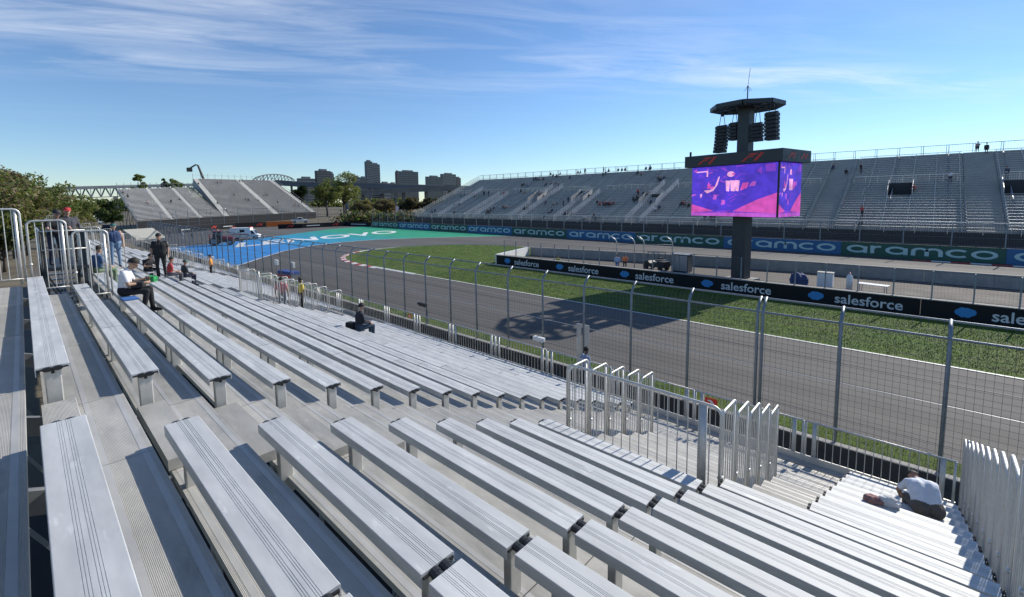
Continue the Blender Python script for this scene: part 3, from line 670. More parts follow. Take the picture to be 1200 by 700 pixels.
def screen(nm, width, mx):
    # picture drawn flat: u 0..1 from left, v 0..1 from bottom
    h = ZS1-ZS0; W2 = width
    def P(pts, mi, lift, mb):
        mb.cm = mi; mb.add([((u-.5)*W2, v*h, lift) for u, v in pts], [tuple(range(len(pts)))])
    mb = MB(); P([(0, 0), (1, 0), (1, 1), (0, 1)], 0, 0, mb)
    P([(0, 0), (1, 0), (1, .07), (.55, .08), (0, .06)], 3, .003, mb)
    P([(0, .06), (.30, .10), (.0, .24)], 2, .004, mb)
    P([(.52, .10), (1, .07), (1, .45), (.80, .33), (.66, .22)], 2, .004, mb)
    P([(.30, .10), (.52, .12), (.40, .06)], 1, .005, mb)
    P([(.16, .52), (.24, .53), (.30, .60), (.34, .78), (.36, .80), (.33, .62), (.28, .51), (.20, .46)], 4, .005, mb)     # halo stroke
    P([(.20, .62), (.22, .70), (.24, .60), (.29, .60), (.27, .55), (.21, .56)], 2, .006, mb)
    P([(.49+.045*math.cos(a*.449), .83+.055*math.sin(a*.449)) for a in range(14)], 4, .005, mb)
    P([(.52+.02*math.cos(a*.449), .83+.02*math.sin(a*.449)) for a in range(14)], 2, .007, mb)
    for (a, b) in ((.44, .475), (.495, .54), (.55, .585)): P([(a, .50), (b, .49), (b+.01, .70), (a-.01, .71)], 4, .006, mb)
    P([(.60, .50), (.68, .55), (.70, .66), (.63, .65)], 2, .006, mb); P([(.70, .58), (.77, .59), (.78, .66), (.75, .68), (.72, .64)], 3, .007, mb)
    P([(.02, .92), (.06, .97), (.06, .90)], 2, .005, mb); P([(.06, .89), (.21, .90), (.21, .92), (.06, .915)], 4, .005, mb); P([(.19, .80), (.21, .80), (.21, .90), (.19, .90)], 4, .0055, mb)
    P([(.0, .40), (.06, .43), (.055, .45), (0, .44)], 3, .006, mb); P([(.12, .36), (.14, .42), (.135, .46), (.11, .44)], 4, .007, mb)
    P([(.28, .34), (.32, .33), (.33, .42), (.29, .44)], 3, .008, mb); P([(.38, .22), (.43, .24), (.43, .32), (.39, .33)], 3, .008, mb)
    P([(.88, .84), (.98, .85), (.97, .98), (.87, .98)], 1, .004, mb); P([(.36, .96), (.40, .92), (.48, .86), (.40, .98)], 1, .004, mb)
    P([(.55, .96), (.66, .98), (.60, .99), (.54, .985)], 1, .005, mb); P([(.78, .86), (.84, .80), (.83, .95)], 1, .005, mb)
    rg = random.Random(5)
    for i in range(46):
        u0, v0 = rg.uniform(.03, .62), rg.uniform(.2, .95); a0 = rg.uniform(-.6, .9); l0, w0 = rg.uniform(.02, .09), rg.uniform(.004, .016); c0, s0 = math.cos(a0), math.sin(a0)
        P([(u0, v0), (u0+l0*c0, v0+l0*s0*1.7), (u0+l0*c0-w0*s0, v0+l0*s0*1.7+w0*c0), (u0-w0*s0, v0+w0*c0)], rg.choice((1, 1, 1, 3)), .0012+i*.00002, mb)
    for i in range(9): P([(.3+i*.035, .065), (.32+i*.035, .065), (.32+i*.035, .085), (.3+i*.035, .085)], 1, .008, mb)
    me = mb.mesh('screen_face', ['e_blue', 'e_violet', 'e_pink', 'e_mag', 'e_pale'], fix=False); me.transform(mx); return me
f1 = FACE_MX.copy(); f1.translation = Vector((-DD, 0, ZS0))
s1 = obj('screen_face', screen('a', 2*WW-.16, f1), tw, label='wide purple and pink video screen picture')
f2 = Matrix(((1, 0, 0, 0), (0, 0, -1, 0), (0, 1, 0, 0), (0, 0, 0, 1))); f2.translation = Vector((.05, -WW, ZS0))
s2 = obj('screen_face', screen('b', 2*DD-.25, f2), tw, label='narrow side video screen of the tower')
obj('corner_trim', MB().box(-DD-.02, -DD+.14, -WW-.02, -WW+.06, ZS0, ZS1).mesh('corner_trim', 'speaker'), tw)
hat = obj('header', bevel_mesh(MB().box(-DD-.45, DD+.45, -WW-.42, WW+.42, ZS1+.03, ZS1+1.0).mesh('header', 'steel_dark'), .03), tw)
def f1_logo(s, mx):
    mb = MB()
    mb.prism([(-1.5*s, -.5*s), (-1.0*s, -.5*s), (-.55*s, -.05*s), (.15*s, .0*s), (.35*s, .18*s), (-.45*s, .12*s), (-.65*s, .12*s)], 'z', 0, .012)
    mb.prism([(-.55*s, .25*s), (.45*s, .25*s), (.85*s, .5*s), (-.1*s, .5*s), (-.4*s, .42*s)], 'z', 0, .012)
    mb.prism([(.15*s, -.5*s), (.65*s, -.5*s), (1.6*s, .5*s), (1.1*s, .5*s)], 'z', 0, .012)
    me = mb.mesh('logo', 'red'); me.transform(mx); return me
for y in (2.0, -1.85):
    q = FACE_MX.copy(); q.translation = Vector((-DD-.452, y, ZS1+.50)); obj('logo', f1_logo(.58, q), hat)
for x in (-.9, 1.1):
    q = f2.copy(); q.translation = Vector((x, -WW-.422, ZS1+.50)); obj('logo', f1_logo(.42, q), hat)
ZR = 14.7
obj('upper_column', bevel_mesh(MB().box(-.45, .45, -.48, .48, ZS1+1.0, ZR+.25).mesh('upper_column', 'steel_dark'), .03), tw)
# open octagonal roof frame
rr_, ri = 2.72, 1.65
oct_ = lambda r, z: [Vector((r*math.cos(R(22.5+45*i)), r*math.sin(R(22.5+45*i)), z)) for i in range(8)]
O, I = oct_(rr_, ZR), oct_(ri, ZR+.05)
roof = obj('roof_frame', None, tw)
for i in range(8):
    obj('rim_beam', MB().bar(O[i], O[(i+1) % 8], .24, .32).mesh('rim_beam', 'steel_dark'), roof)
    obj('inner_beam', MB().bar(I[i], I[(i+1) % 8], .14, .22).mesh('inner_beam', 'steel_dark'), roof)
    obj('spoke', MB().bar(Vector((0, 0, ZR+.12)), O[i]*1.0, .22, .30).mesh('spoke', 'steel_dark'), roof)
obj('hub_plate', MB().tube([(0, 0, ZR-.05), (0, 0, ZR+.3)], 1.0, 8).mesh('hub_plate', 'steel_dark'), roof)
def array(x, y, z1, n, hh, wd, lean):
    ar = obj('speaker_array', None, tw, (x, y, z1)); xo = 0
    for i in range(n):
        xo = lean*i*i*.012
        obj('speaker_box', bevel_mesh(MB().box(-.36+xo, .36+xo, -wd/2, wd/2, -hh*(i+1)+.02, -hh*i-.015).mesh('speaker_box', 'speaker'), .02, 1), ar)
    obj('flybar', MB().bar((0, -wd/2, .05), (0, wd/2, .05), .3, .06).mesh('flybar', 'steel_dark'), ar)
    for s in (-1, 1): obj('chain', MB().tube([(0, s*wd*.3, .06), (0, s*wd*.1, ZR-z1-.15)], .025, 5).mesh('chain', 'steel_dark'), ar)
    obj('hoist', MB().box(-.1, .1, -.1, .1, ZR-z1-.45, ZR-z1-.2).mesh('hoist', 'speaker'), ar)
array(0, 2.1, 13.4, 8, .29, .9, -.4); array(0, .98, 13.5, 5, .29, .72, 0); array(0, -.98, 13.2, 5, .29, .72, 0); array(0, -2.1, 13.9, 7, .31, .9, .3)
an = obj('antenna', MB().tube([(0, 0, ZR+.2), (0, 0, ZR+1.7)], .05, 6).tube([(0, 0, ZR+1.7), (0.0, -.15, ZR+3.1)], .018, 5).mesh('antenna', 'steel_dark'), tw, (0, -.05, 0))
for i in range(4): obj('radial', MB().tube([(0, 0, ZR+1.75), (.35*math.cos(i*1.57), .35*math.sin(i*1.57), ZR+1.25)], .012, 4).mesh('radial', 'steel_dark'), an)
obj('beacon', MB().tube([(0, 0, 0), (0, 0, .42)], .09, 8).mesh('beacon', 'speaker'), tw, (-1.9, 3.85, ZS1+1.0))

# ================================================================== FAR STRAIGHT: BOARDS
def stroke(mb, pts, wd, z, closed=False):
    P = [Vector((p[0], p[1])) for p in pts]; n = len(P); Lf, Rt = [], []
    for i in range(n):
        a = P[(i-1) % n] if closed or i > 0 else P[i]; c = P[(i+1) % n] if closed or i < n-1 else P[i]
        d = (c-a).normalized(); nn = Vector((-d.y, d.x))*wd/2; Lf.append(P[i]+nn); Rt.append(P[i]-nn)
    for i in range(n if closed else n-1):
        j = (i+1) % n; mb.add([(*Lf[i], z), (*Rt[i], z), (*Rt[j], z), (*Lf[j], z)], [(0, 1, 2, 3)])
def arc(cx, cy, r, a0, a1, n=16, sx=1.0): return [(cx+r*sx*math.cos(R(a0+(a1-a0)*i/n)), cy+r*math.sin(R(a0+(a1-a0)*i/n))) for i in range(n+1)]
def aramco_mesh(h):
    mb = MB(); r = h/2; wd = h*.22; sx = 1.22; r_ = r-wd/2; x = 0; st = r_*sx
    def ring(cx): stroke(mb, arc(cx, 0, r_, 0, 360, 24, sx)[:-1], wd, 0, True)
    def a_(x): ring(x+st); stroke(mb, [(x+2*st, r_*.9), (x+2*st, -r)], wd, .004); return x+2*st+wd*1.75
    def r__(x): stroke(mb, [(x, -r), (x, r)], wd, .004); stroke(mb, arc(x+r_*.95, r_-r_*.95, r_*.95, 180, 75, 8), wd, 0); return x+r_*1.35+wd*1.25
    x = a_(x); x = r__(x); x = a_(x)
    q = r_*.85
    stroke(mb, [(x, -r), (x, r_-q)], wd, .004); stroke(mb, arc(x+q, r_-q, q, 180, 0, 12), wd, 0); stroke(mb, [(x+2*q, -r), (x+2*q, r_-q)], wd, .004)
    stroke(mb, arc(x+3*q, r_-q, q, 180, 0, 12), wd, 0); stroke(mb, [(x+4*q, -r), (x+4*q, r_-q)], wd, .004); x += 4*q+wd*1.5
    stroke(mb, arc(x+st, 0, r_, 45, 315, 18, sx), wd, 0); x += 2*st+wd*.95
    ring(x+st); x += 2*st
    mb.v = [(p[0]-x/2, p[1], p[2]) for p in mb.v]
    me = mb.mesh('lettering', 'atext', fix=False); me.transform(FACE_MX); return me
am = aramco_mesh(.92)
XB = 68.2; PL = 13.8
bw = thing('concrete_barrier', 'concrete barrier carrying the green and blue boards along the far straight', 'wall', (XB+.3, -22, 0))
for i in range(35): obj('barrier_block', MB().prism([(-.25, 0), (.25, 0), (.14, .4), (.12, 1.62), (-.12, 1.62), (-.14, .4)], 'y', i*4+.01, i*4+3.99).mesh('barrier_block', 'concrete'), bw)
names = {0: 'green', 1: 'blue'}
order = ['beside the frame edge of the far straight', 'below the wide dark stairway opening', 'behind the video screen mast', 'beyond the video screen mast', 'above the hooked gate posts', 'above the marshal yard', 'just beyond the white wedge wall', 'beyond the infield grass', 'before the left end of the far grandstand', 'at the end of the painted run-off']
for i in range(10):
    y0 = -19.9+PL*i; kx = 'ablue' if i % 2 == 0 else 'agreen'
    t = thing('advertising_board', '%s advertising board reading aramco %s' % ('blue' if i % 2 == 0 else 'green', order[i]), 'advertising board', (XB-.02, y0+PL/2, 0), group='boards on the far straight')
    obj('panel', MB().box(0, .06, -PL/2+.01, PL/2-.01, .02, 1.64).mesh('panel', kx), t)
    lt_ = obj('lettering', am, t, (-.004, 0, .84)); lt_.scale = (1, 1.85, 1)
# debris fence above the far boards
f2_ = thing('far_fence', 'wire fence on tall posts above the green and blue boards', 'fence', (XB+.3, -22, 0))
pme = MB().bar((0, 0, 1.6), (0, 0, 4.05), .10, .10).mesh('post', 'galv')
for i in range(36): obj('post', pme, f2_, (0, i*4, 0))
mb = MB()
for z in (1.75, 2.6, 3.3, 4.0): mb.tube([(0, 0, z), (0, 140, z)], .03 if z == 4.0 else .014, 4, False)
obj('rail', mb.mesh('rail', 'galv'), f2_)
mb = MB()
for j in range(700): mb.tube([(0.02, j*.2, 1.7), (0.02, j*.2, 4.0)], .006, 3, False)
for j in range(11): mb.tube([(0.02, 0, 1.8+j*.2), (0.02, 140, 1.8+j*.2)], .006, 3, False)
obj('wire_mesh', mb.mesh('wire_mesh', 'wire'), f2_, kind='stuff')
# black boards round the hairpin head
def text_faced(s, size, materialn, a, b, z):
    """lettering on a board that runs from a (left as seen) to b (right)"""
    me = text_mesh(s, size, materialn, .004, .01); r_ = (b-a).normalized(); n_ = Vector((r_.y, -r_.x, 0))
    mx = Matrix(((r_.x, 0, n_.x, 0), (r_.y, 0, n_.y, 0), (0, 1, 0, 0), (0, 0, 0, 1))); c = (a+b)/2+n_*.07; mx.translation = Vector((c.x, c.y, z)); me.transform(mx); return me
def black_board(name, a, b, label, c='black', mark=None, h=1.15, group='black boards at the hairpin'):
    a, b = Vector((*a, 0)), Vector((*b, 0)); t = thing(name, label, 'advertising board', a, group=group)
    q = MB().bar(Vector((0, 0, h/2)), b-a+Vector((0, 0, h/2)), .12, h).mesh('panel', c); obj('panel', q, t)
    if mark == 'f1':
        r_ = (b-a).normalized(); n_ = Vector((r_.y, -r_.x, 0)); mx = Matrix(((r_.x, 0, n_.x, 0), (r_.y, 0, n_.y, 0), (0, 1, 0, 0), (0, 0, 0, 1))); cc = (b-a)/2+n_*.065; mx.translation = Vector((cc.x, cc.y, h/2))
        obj('logo', f1_logo(.62, mx), t)
    elif mark == 'bars':
        mb = MB(); r_ = (b-a).normalized(); n_ = Vector((r_.y, -r_.x, 0))
        p = (b-a)*.2+n_*.065; q_ = (b-a)*.8+n_*.065; p.z = q_.z = h/2; mb.bar(p, q_, .02, .22); obj('pale_strip', mb.mesh('pale_strip', 'stext'), t)  # plain pale bar across the middle of the board
bb = [at_z(u, v) for u, v in ((326, 268.5), (354, 267.5), (380, 266.2), (406, 265))]+[Vector((68.2, 118.3, 0))]
for i, (a, b) in enumerate(zip(bb, bb[1:])): black_board('hairpin_board', (a.x, a.y), (b.x, b.y), ['black board with a red racing emblem beside the dark gap', 'black board with a pale strip below the white pickup', 'second black board with red emblem right of the pickup', 'black board joining the first green board'][i], 'black', ['f1', 'bars', 'f1', 'bars'][i], 1.25)
bb = [at_z(u, v) for u, v in ((192, 274.8), (208, 273.6), (226, 271.8), (243, 270.2), (258, 269.0), (276, 267.8), (296, 266.8), (312, 266.0), (343, 264.8))]
labs = ['dark grey hairpin board at the far left end of the row', 'black hairpin board with a pale strip beside the grey end board', 'plain black hairpin board behind the marshals tractor', 'black hairpin board with a red emblem behind the tractor', 'black hairpin board with pale strip behind the ambulance roof', 'plain black board above the ambulance', 'black hairpin board with red emblem left of the orange board', 'bright orange board in the row of black hairpin boards']
for i, (a, b) in enumerate(zip(bb, bb[1:])): black_board('hairpin_board', (a.x, a.y), (b.x, b.y), labs[i], 'orange' if i == 7 else ('darkfab' if i == 0 else 'black'), [None, 'bars', None, 'f1', 'bars', None, 'f1', None][i], 1.5)
hf = thing('hairpin_fence', 'tall thin debris fence behind the black hairpin boards', 'fence', (0, 0, 0))
hp = [Vector((p.x-.3, p.y+.6, 0)) for p in bb]+[Vector((76, 150, 0))]
pts = along([(p.x, p.y) for p in hp], 4.0)
for p in pts: obj('post', MB().bar((p.x, p.y, 0), (p.x, p.y, 5.6), .10, .10).mesh('post', 'galv'), hf)
mb = MB()
for a, b in zip(pts, pts[1:]):
    for z in (1.6, 2.6, 3.6, 4.6, 5.55): mb.bar(a+Vector((0, 0, z)), b+Vector((0, 0, z)), .03, .03)
    for j in range(8):
        p = a.lerp(b, j/8); mb.bar(p, p+Vector((0, 0, 5.5)), .012, .012)
obj('wire_mesh', mb.mesh('wire_mesh', 'wire'), hf)

# ================================================================== OPPOSITE GRANDSTAND
FX0, FZ0, FSL, FRUN, FROWS = 72.0, 3.0, .435, .73, 33
FYA, FYB = -30.0, 102.0
fs = thing('opposite_grandstand', 'huge grey bleacher grandstand in shade behind the far straight', 'grandstand', (FX0, 0, 0))
AISLES = [(-23, 1.6), (-6.4, 3.2), (9.0, 3.2), (24.0, 2.6), (36.5, 2.8), (52.0, 3.0), (64.5, 3.0), (79.0, 3.0), (92.0, 2.6)]
segs = []; y = FYA
for a, wd in AISLES: segs.append((y, a)); y = a+wd
segs.append((y, FYB))
VOM = [(-11.4, -6.6, 13, 17), (1.8, 4.4, 13, 17), (54.0, 57.0, 12, 17), (66.5, 69.4, 12, 17), (37.0, 40.5, 10, 14)]
bmB, bmF, bmS = MB(), MB(), MB()
for k in range(FROWS):
    x = k*FRUN; zf = FZ0+k*FRUN*FSL
    for (a, b) in segs:
        parts = [(a, b)]
        for (va, vb, k0, k1) in VOM:
            if k0 <= k < k1:
                parts = [q for (p0, p1) in parts for q in ([(p0, p1)] if vb <= p0 or va >= p1 else [(p0, min(p1, va)), (max(p0, vb), p1)]) if q[1]-q[0] > .1]
        for (p0, p1) in parts:
            bmB.box(x+.30, x+.55, p0+.03, p1-.03, zf+.39, zf+.43)
            bmF.box(x, x+.66, p0, p1, zf-.05, zf)
            bmF.box(x+.66, x+.69, p0, p1, zf-.05, zf+FRUN*FSL-.06)
            yy = p0+.3
            while yy < p1: bmB.box(x+.38, x+.46, yy, yy+.06, zf, zf+.39); yy += 2.4
for ai, (a, wd) in enumerate(AISLES):
    mb = MB()
    for k in range(FROWS):
        x = k*FRUN; zf = FZ0+k*FRUN*FSL
        mb.box(x, x+.70, a+.05, a+wd-.05, zf-.05, zf); mb.box(x+.02, x+.34, a+.06, a+wd-.06, zf+.0, zf+.155-FRUN*FSL*.0)
        mb.box(x+.66, x+.69, a+.05, a+wd-.05, zf-.05, zf+FRUN*FSL-.06)
    obj('aisle_stair', mb.mesh('aisle_stair', 'aisle_far'), fs)
    for yy in ((a, a+wd) if wd > 2.7 else (a,)):
        mb = MB()
        for k in range(0, 17 if ai % 2 else 22):
            x = k*FRUN; zf = FZ0+k*FRUN*FSL
            mb.bar((x+.05, yy, zf), (x+.05, yy, zf+1.25), .05, .05); mb.bar((x+.62, yy, zf), (x+.62, yy, zf+1.25), .05, .05); mb.bar((x+.05, yy, zf+1.25), (x+.62, yy, zf+1.25), .06, .06)
            for j in (1, 2): mb.bar((x+.05+.19*j, yy, zf+.1), (x+.05+.19*j, yy, zf+1.25), .02, .02)
        obj('aisle_railing', mb.mesh('aisle_railing', 'galv' if ai < 4 else 'farbench'), fs)
obj('bench_rows', bmB.mesh('bench_rows', 'farbench'), fs, kind='stuff')
obj('footboard_rows', bmF.mesh('footboard_rows', 'farfoot'), fs, kind='stuff')
for (va, vb, k0, k1) in VOM:
    x0_, z0_ = k0*FRUN, FZ0+k0*FRUN*FSL; x1_, z1_ = k1*FRUN, FZ0+k1*FRUN*FSL
    v_ = obj('stairway_opening', None, fs)
    obj('back_wall', MB().box(x1_-.05, x1_, va, vb, z0_-.3, z1_+.55).mesh('back_wall', 'darkfab'), v_)
    obj('floor', MB().box(x0_, x1_, va, vb, z0_-.5, z0_-.45).mesh('floor', 'darkfab'), v_)
    for yy in (va, vb):
        obj('side_panel', MB().prism([(x0_, z0_-.4), (x1_, z0_-.4), (x1_, z1_+1.0), (x0_, z0_+.9)], 'y', yy-.03, yy+.03).mesh('side_panel', 'guard'), v_)
    mb = MB(); mb.bar((x1_, va, z1_+1.3), (x1_, vb, z1_+1.3), .06, .06)
    j = va
    while j <= vb: mb.bar((x1_, j, z1_), (x1_, j, z1_+1.3), .03, .03); j += .2
    obj('railing', mb.mesh('railing', 'guard'), v_)
XT, ZTOP = FROWS*FRUN, FZ0+FROWS*FRUN*FSL
mb = MB(); mb.bar((XT, FYA, ZTOP+1.25), (XT, FYB, ZTOP+1.25), .06, .07); mb.bar((XT, FYA, ZTOP+.2), (XT, FYB, ZTOP+.2), .04, .04)
y = FYA
while y < FYB: mb.bar((XT, y, ZTOP-.3), (XT, y, ZTOP+1.25), .07, .07); mb.bar((XT, y+.25, ZTOP-.3), (XT, y+.25, ZTOP+1.25), .05, .05); y += 2.83
y = FYA
while y < FYB: mb.bar((XT, y, ZTOP+.2), (XT, y, ZTOP+1.25), .016, .016); y += .3
obj('top_railing', mb.mesh('top_railing', 'galv'), fs)
mb = MB(); mb.bar((-.25, FYA, FZ0+1.05), (-.25, FYB, FZ0+1.05), .06, .07)
y = FYA
while y < FYB: mb.bar((-.25, y, FZ0-.1), (-.25, y, FZ0+1.05), .02, .02); y += .22
y = FYA
while y < FYB: mb.bar((-.25, y, FZ0-.3), (-.25, y, FZ0+1.05), .09, .05); y += 2.83
obj('front_railing', mb.mesh('front_railing', 'guard'), fs)
mb = MB(); k = 19; x = k*FRUN+.02; zf = FZ0+k*FRUN*FSL
for (a, b) in segs:
    mb.bar((x, a+.5, zf+1.0), (x, b-.5, zf+1.0), .07, .09)
    y = a+.6
    while y < b: mb.bar((x, y, zf), (x, y, zf+1.0), .04, .04); y += 1.4
obj('middle_railing', mb.mesh('middle_railing', 'guard'), fs)
obj('shade_band', MB().box(-.12, -.02, FYA, FYB, 0.0, FZ0-.06).mesh('shade_band', 'darkfab'), fs)  # dark backing painted in for the shaded underside of the seats
obj('back_wall', MB().box(XT+.1, XT+.2, FYA, FYB, 0, ZTOP-.2).mesh('back_wall', 'darkfab'), fs)
for y in np.arange(FYA, FYB+1, 5.66):
    mb = MB(); mb.bar((0, y, FZ0-.2), (XT, y, ZTOP-.2), .1, .3)
    for k in range(0, FROWS, 5): mb.bar((k*FRUN, y, 0), (k*FRUN, y, FZ0+k*FRUN*FSL-.2), .12, .12)
    obj('stringer_frame', mb.mesh('stringer_frame', 'frame'), fs)
mb = MB()
for k in range(FROWS):
    x = k*FRUN; zf = FZ0+k*FRUN*FSL
    mb.bar((x+.05, FYB+.06, zf), (x+.05, FYB+.06, zf+1.3), .05, .05); mb.bar((x+.62, FYB+.06, zf), (x+.62, FYB+.06, zf+1.3), .05, .05); mb.bar((x+.05, FYB+.06, zf+1.3), (x+.62, FYB+.06, zf+1.3), .06, .06)
    for j in (1, 2, 3): mb.bar((x+.05+.14*j, FYB+.06, zf+.1), (x+.05+.14*j, FYB+.06, zf+1.3), .02, .02)
obj('end_railing', mb.mesh('end_railing', 'guard'), fs)

# ================================================================== HAIRPIN GRANDSTAND (left)
ls = thing('hairpin_grandstand', 'sunlit grey bleacher grandstand behind the black hairpin boards', 'grandstand', (20, 150, 0))
Fp = [at_y(160, 258, 150), at_y(262, 255.3, 178), at_y(370, 248, 205)]; Bp = [at_y(137, 222, 170), at_y(226, 219.5, 198), at_y(320, 211.5, 225)]; Bm2 = at_y(226, 209.5, 198)
for p in Fp: p.z = 2.9
def half(F0, F1, B0, B1, rows, tag, aisles):
    o_ = ls.location; b_, f_, aa_ = MB(), MB(), [MB() for _ in range(5)]
    for k in range(rows):
        t0, t1 = k/rows, (k+1)/rows; tm_ = t0+.45/rows
        def seg(s0, s1, mbx, ta, tb, dz0, dz1):
            A, Bq = F0.lerp(F1, s0), B0.lerp(B1, s0); C, Dq = F0.lerp(F1, s1), B0.lerp(B1, s1)
            p = [A.lerp(Bq, ta), C.lerp(Dq, ta), C.lerp(Dq, tb), A.lerp(Bq, tb)]; zb = A.lerp(Bq, t0).z; zc = C.lerp(Dq, t0).z
            zsv = [zb, zc, zc, zb]
            vs = [(q.x-o_.x, q.y-o_.y, zq+dz0) for q, zq in zip(p, zsv)]+[(q.x-o_.x, q.y-o_.y, zq+dz1) for q, zq in zip(p, zsv)]
            mbx.add(vs, [(0,3,2,1),(4,5,6,7),(0,1,5,4),(1,2,6,5),(2,3,7,6),(3,0,4,7)])
        s = 0.0
        for ai_, (a, wd) in enumerate(aisles+[(1.0, 0)]):
            a_ = aa_[ai_]
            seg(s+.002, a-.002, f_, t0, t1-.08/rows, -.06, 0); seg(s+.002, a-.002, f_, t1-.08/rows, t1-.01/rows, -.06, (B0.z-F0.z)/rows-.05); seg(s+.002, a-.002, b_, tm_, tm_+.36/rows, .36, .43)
            if wd: seg(a, a+wd, a_, t0, t1-.09/rows, -.06, .03); seg(a, a+wd, a_, t1-.09/rows, t1-.01/rows, -.06, (B0.z-F0.z)/rows-.03); seg(a, a+wd, a_, t0, t0+.4/rows, .03, .17)
            s = a+wd
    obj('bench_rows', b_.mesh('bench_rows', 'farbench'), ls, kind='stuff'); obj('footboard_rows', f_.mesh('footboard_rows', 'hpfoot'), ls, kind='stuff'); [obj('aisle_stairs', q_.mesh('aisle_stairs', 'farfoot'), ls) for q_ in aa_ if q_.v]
half(Fp[0], Fp[1], Bp[0], Bp[1], 27, 'l', [(.32, .045), (.66, .045)])
half(Fp[1], Fp[2], Bm2, Bp[2], 32, 'r', [(.0, .05), (.48, .05), (.95, .045)])
mb = MB(); o_ = ls.location
for (A, B_) in ((Bp[0], Bp[1]), (Bm2, Bp[2])):
    n = 14
    for i in range(n): mb.bar(A.lerp(B_, i/(n-1))-o_, A.lerp(B_, i/(n-1))-o_+Vector((0, 0, 1.8)), .09, .09)
    mb.bar(A-o_+Vector((0, 0, 1.3)), B_-o_+Vector((0, 0, 1.3)), .06, .06)
obj('top_railing', mb.mesh('top_railing', 'galv'), ls)
q_ = [Fp[1]-ls.location, Bp[1]-ls.location, Bm2-ls.location]; obj('side_panel', MB().add([*q_, *[v+Vector((.15, 0, 0)) for v in q_]], [(0, 1, 2), (5, 4, 3), (0, 3, 4, 1), (1, 4, 5, 2), (2, 5, 3, 0)]).mesh('side_panel', 'farfoot'), ls)
mb = MB()
for A, B_ in zip(Fp, Fp[1:]):
    q = Vector((0, 0, 0)); a, b = A-o_, B_-o_; a.z = b.z = 1.4; mb.bar(a, b, .12, 2.8)
obj('shade_band', mb.mesh('shade_band', 'black'), ls)  # black band, the shade below the front row put into its colour
mb = MB()
for A, B_ in ((Fp[0], Bp[0]), (Fp[2], Bp[2])):
    for i in range(6):
        p = A.lerp(B_, i/5)-o_; mb.bar((p.x, p.y, 0), (p.x, p.y, p.z+1.1), .12, .12)
    mb.bar(A-o_+Vector((0, 0, -.2)), B_-o_+Vector((0, 0, -.2)), .12, .5); mb.bar(A-o_+Vector((0, 0, 1.1)), B_-o_+Vector((0, 0, 1.1)), .09, .09)
    for i in range(4): mb.bar((A.lerp(B_, i*.2)-o_)*1.0, Vector((*((A.lerp(B_, i*.2+.25)-o_).xy), .2)), .09, .09)
obj('end_frame', mb.mesh('end_frame', 'frame'), ls)
# jib camera on the stand roof
c0 = at_y(239, 211, 204); c1 = at_y(232, 194, 204); c2 = at_y(223, 197, 204)
t = thing('camera_crane', 'dark camera crane arm rising over the hairpin grandstand', 'crane', (c0.x, c0.y, 0))
q = Vector((c0.x, c0.y, 0)); obj('mast', MB().tube([(0, 0, 0), c0-q], .22, 6).mesh('mast', 'steel_dark'), t); obj('arm', MB().tube([c0-q, c0.lerp(c1, .6)-q, c1-q, c1.lerp(c2, .3)-q+Vector((0, 0, .5)), c2-q], .26, 6, True, [.5, .4, .35, .3, .3]).mesh('arm', 'steel_dark'), t)
obj('camera_head', bevel_mesh(MB().box(-1.1, .5, -.7, .7, -1.4, .1).mesh('camera_head', 'speaker'), .1), t, c2-q)
obj('base', MB().box(-1.5, 1.5, -1.5, 1.5, 0, .4).mesh('base', 'concrete'), t)

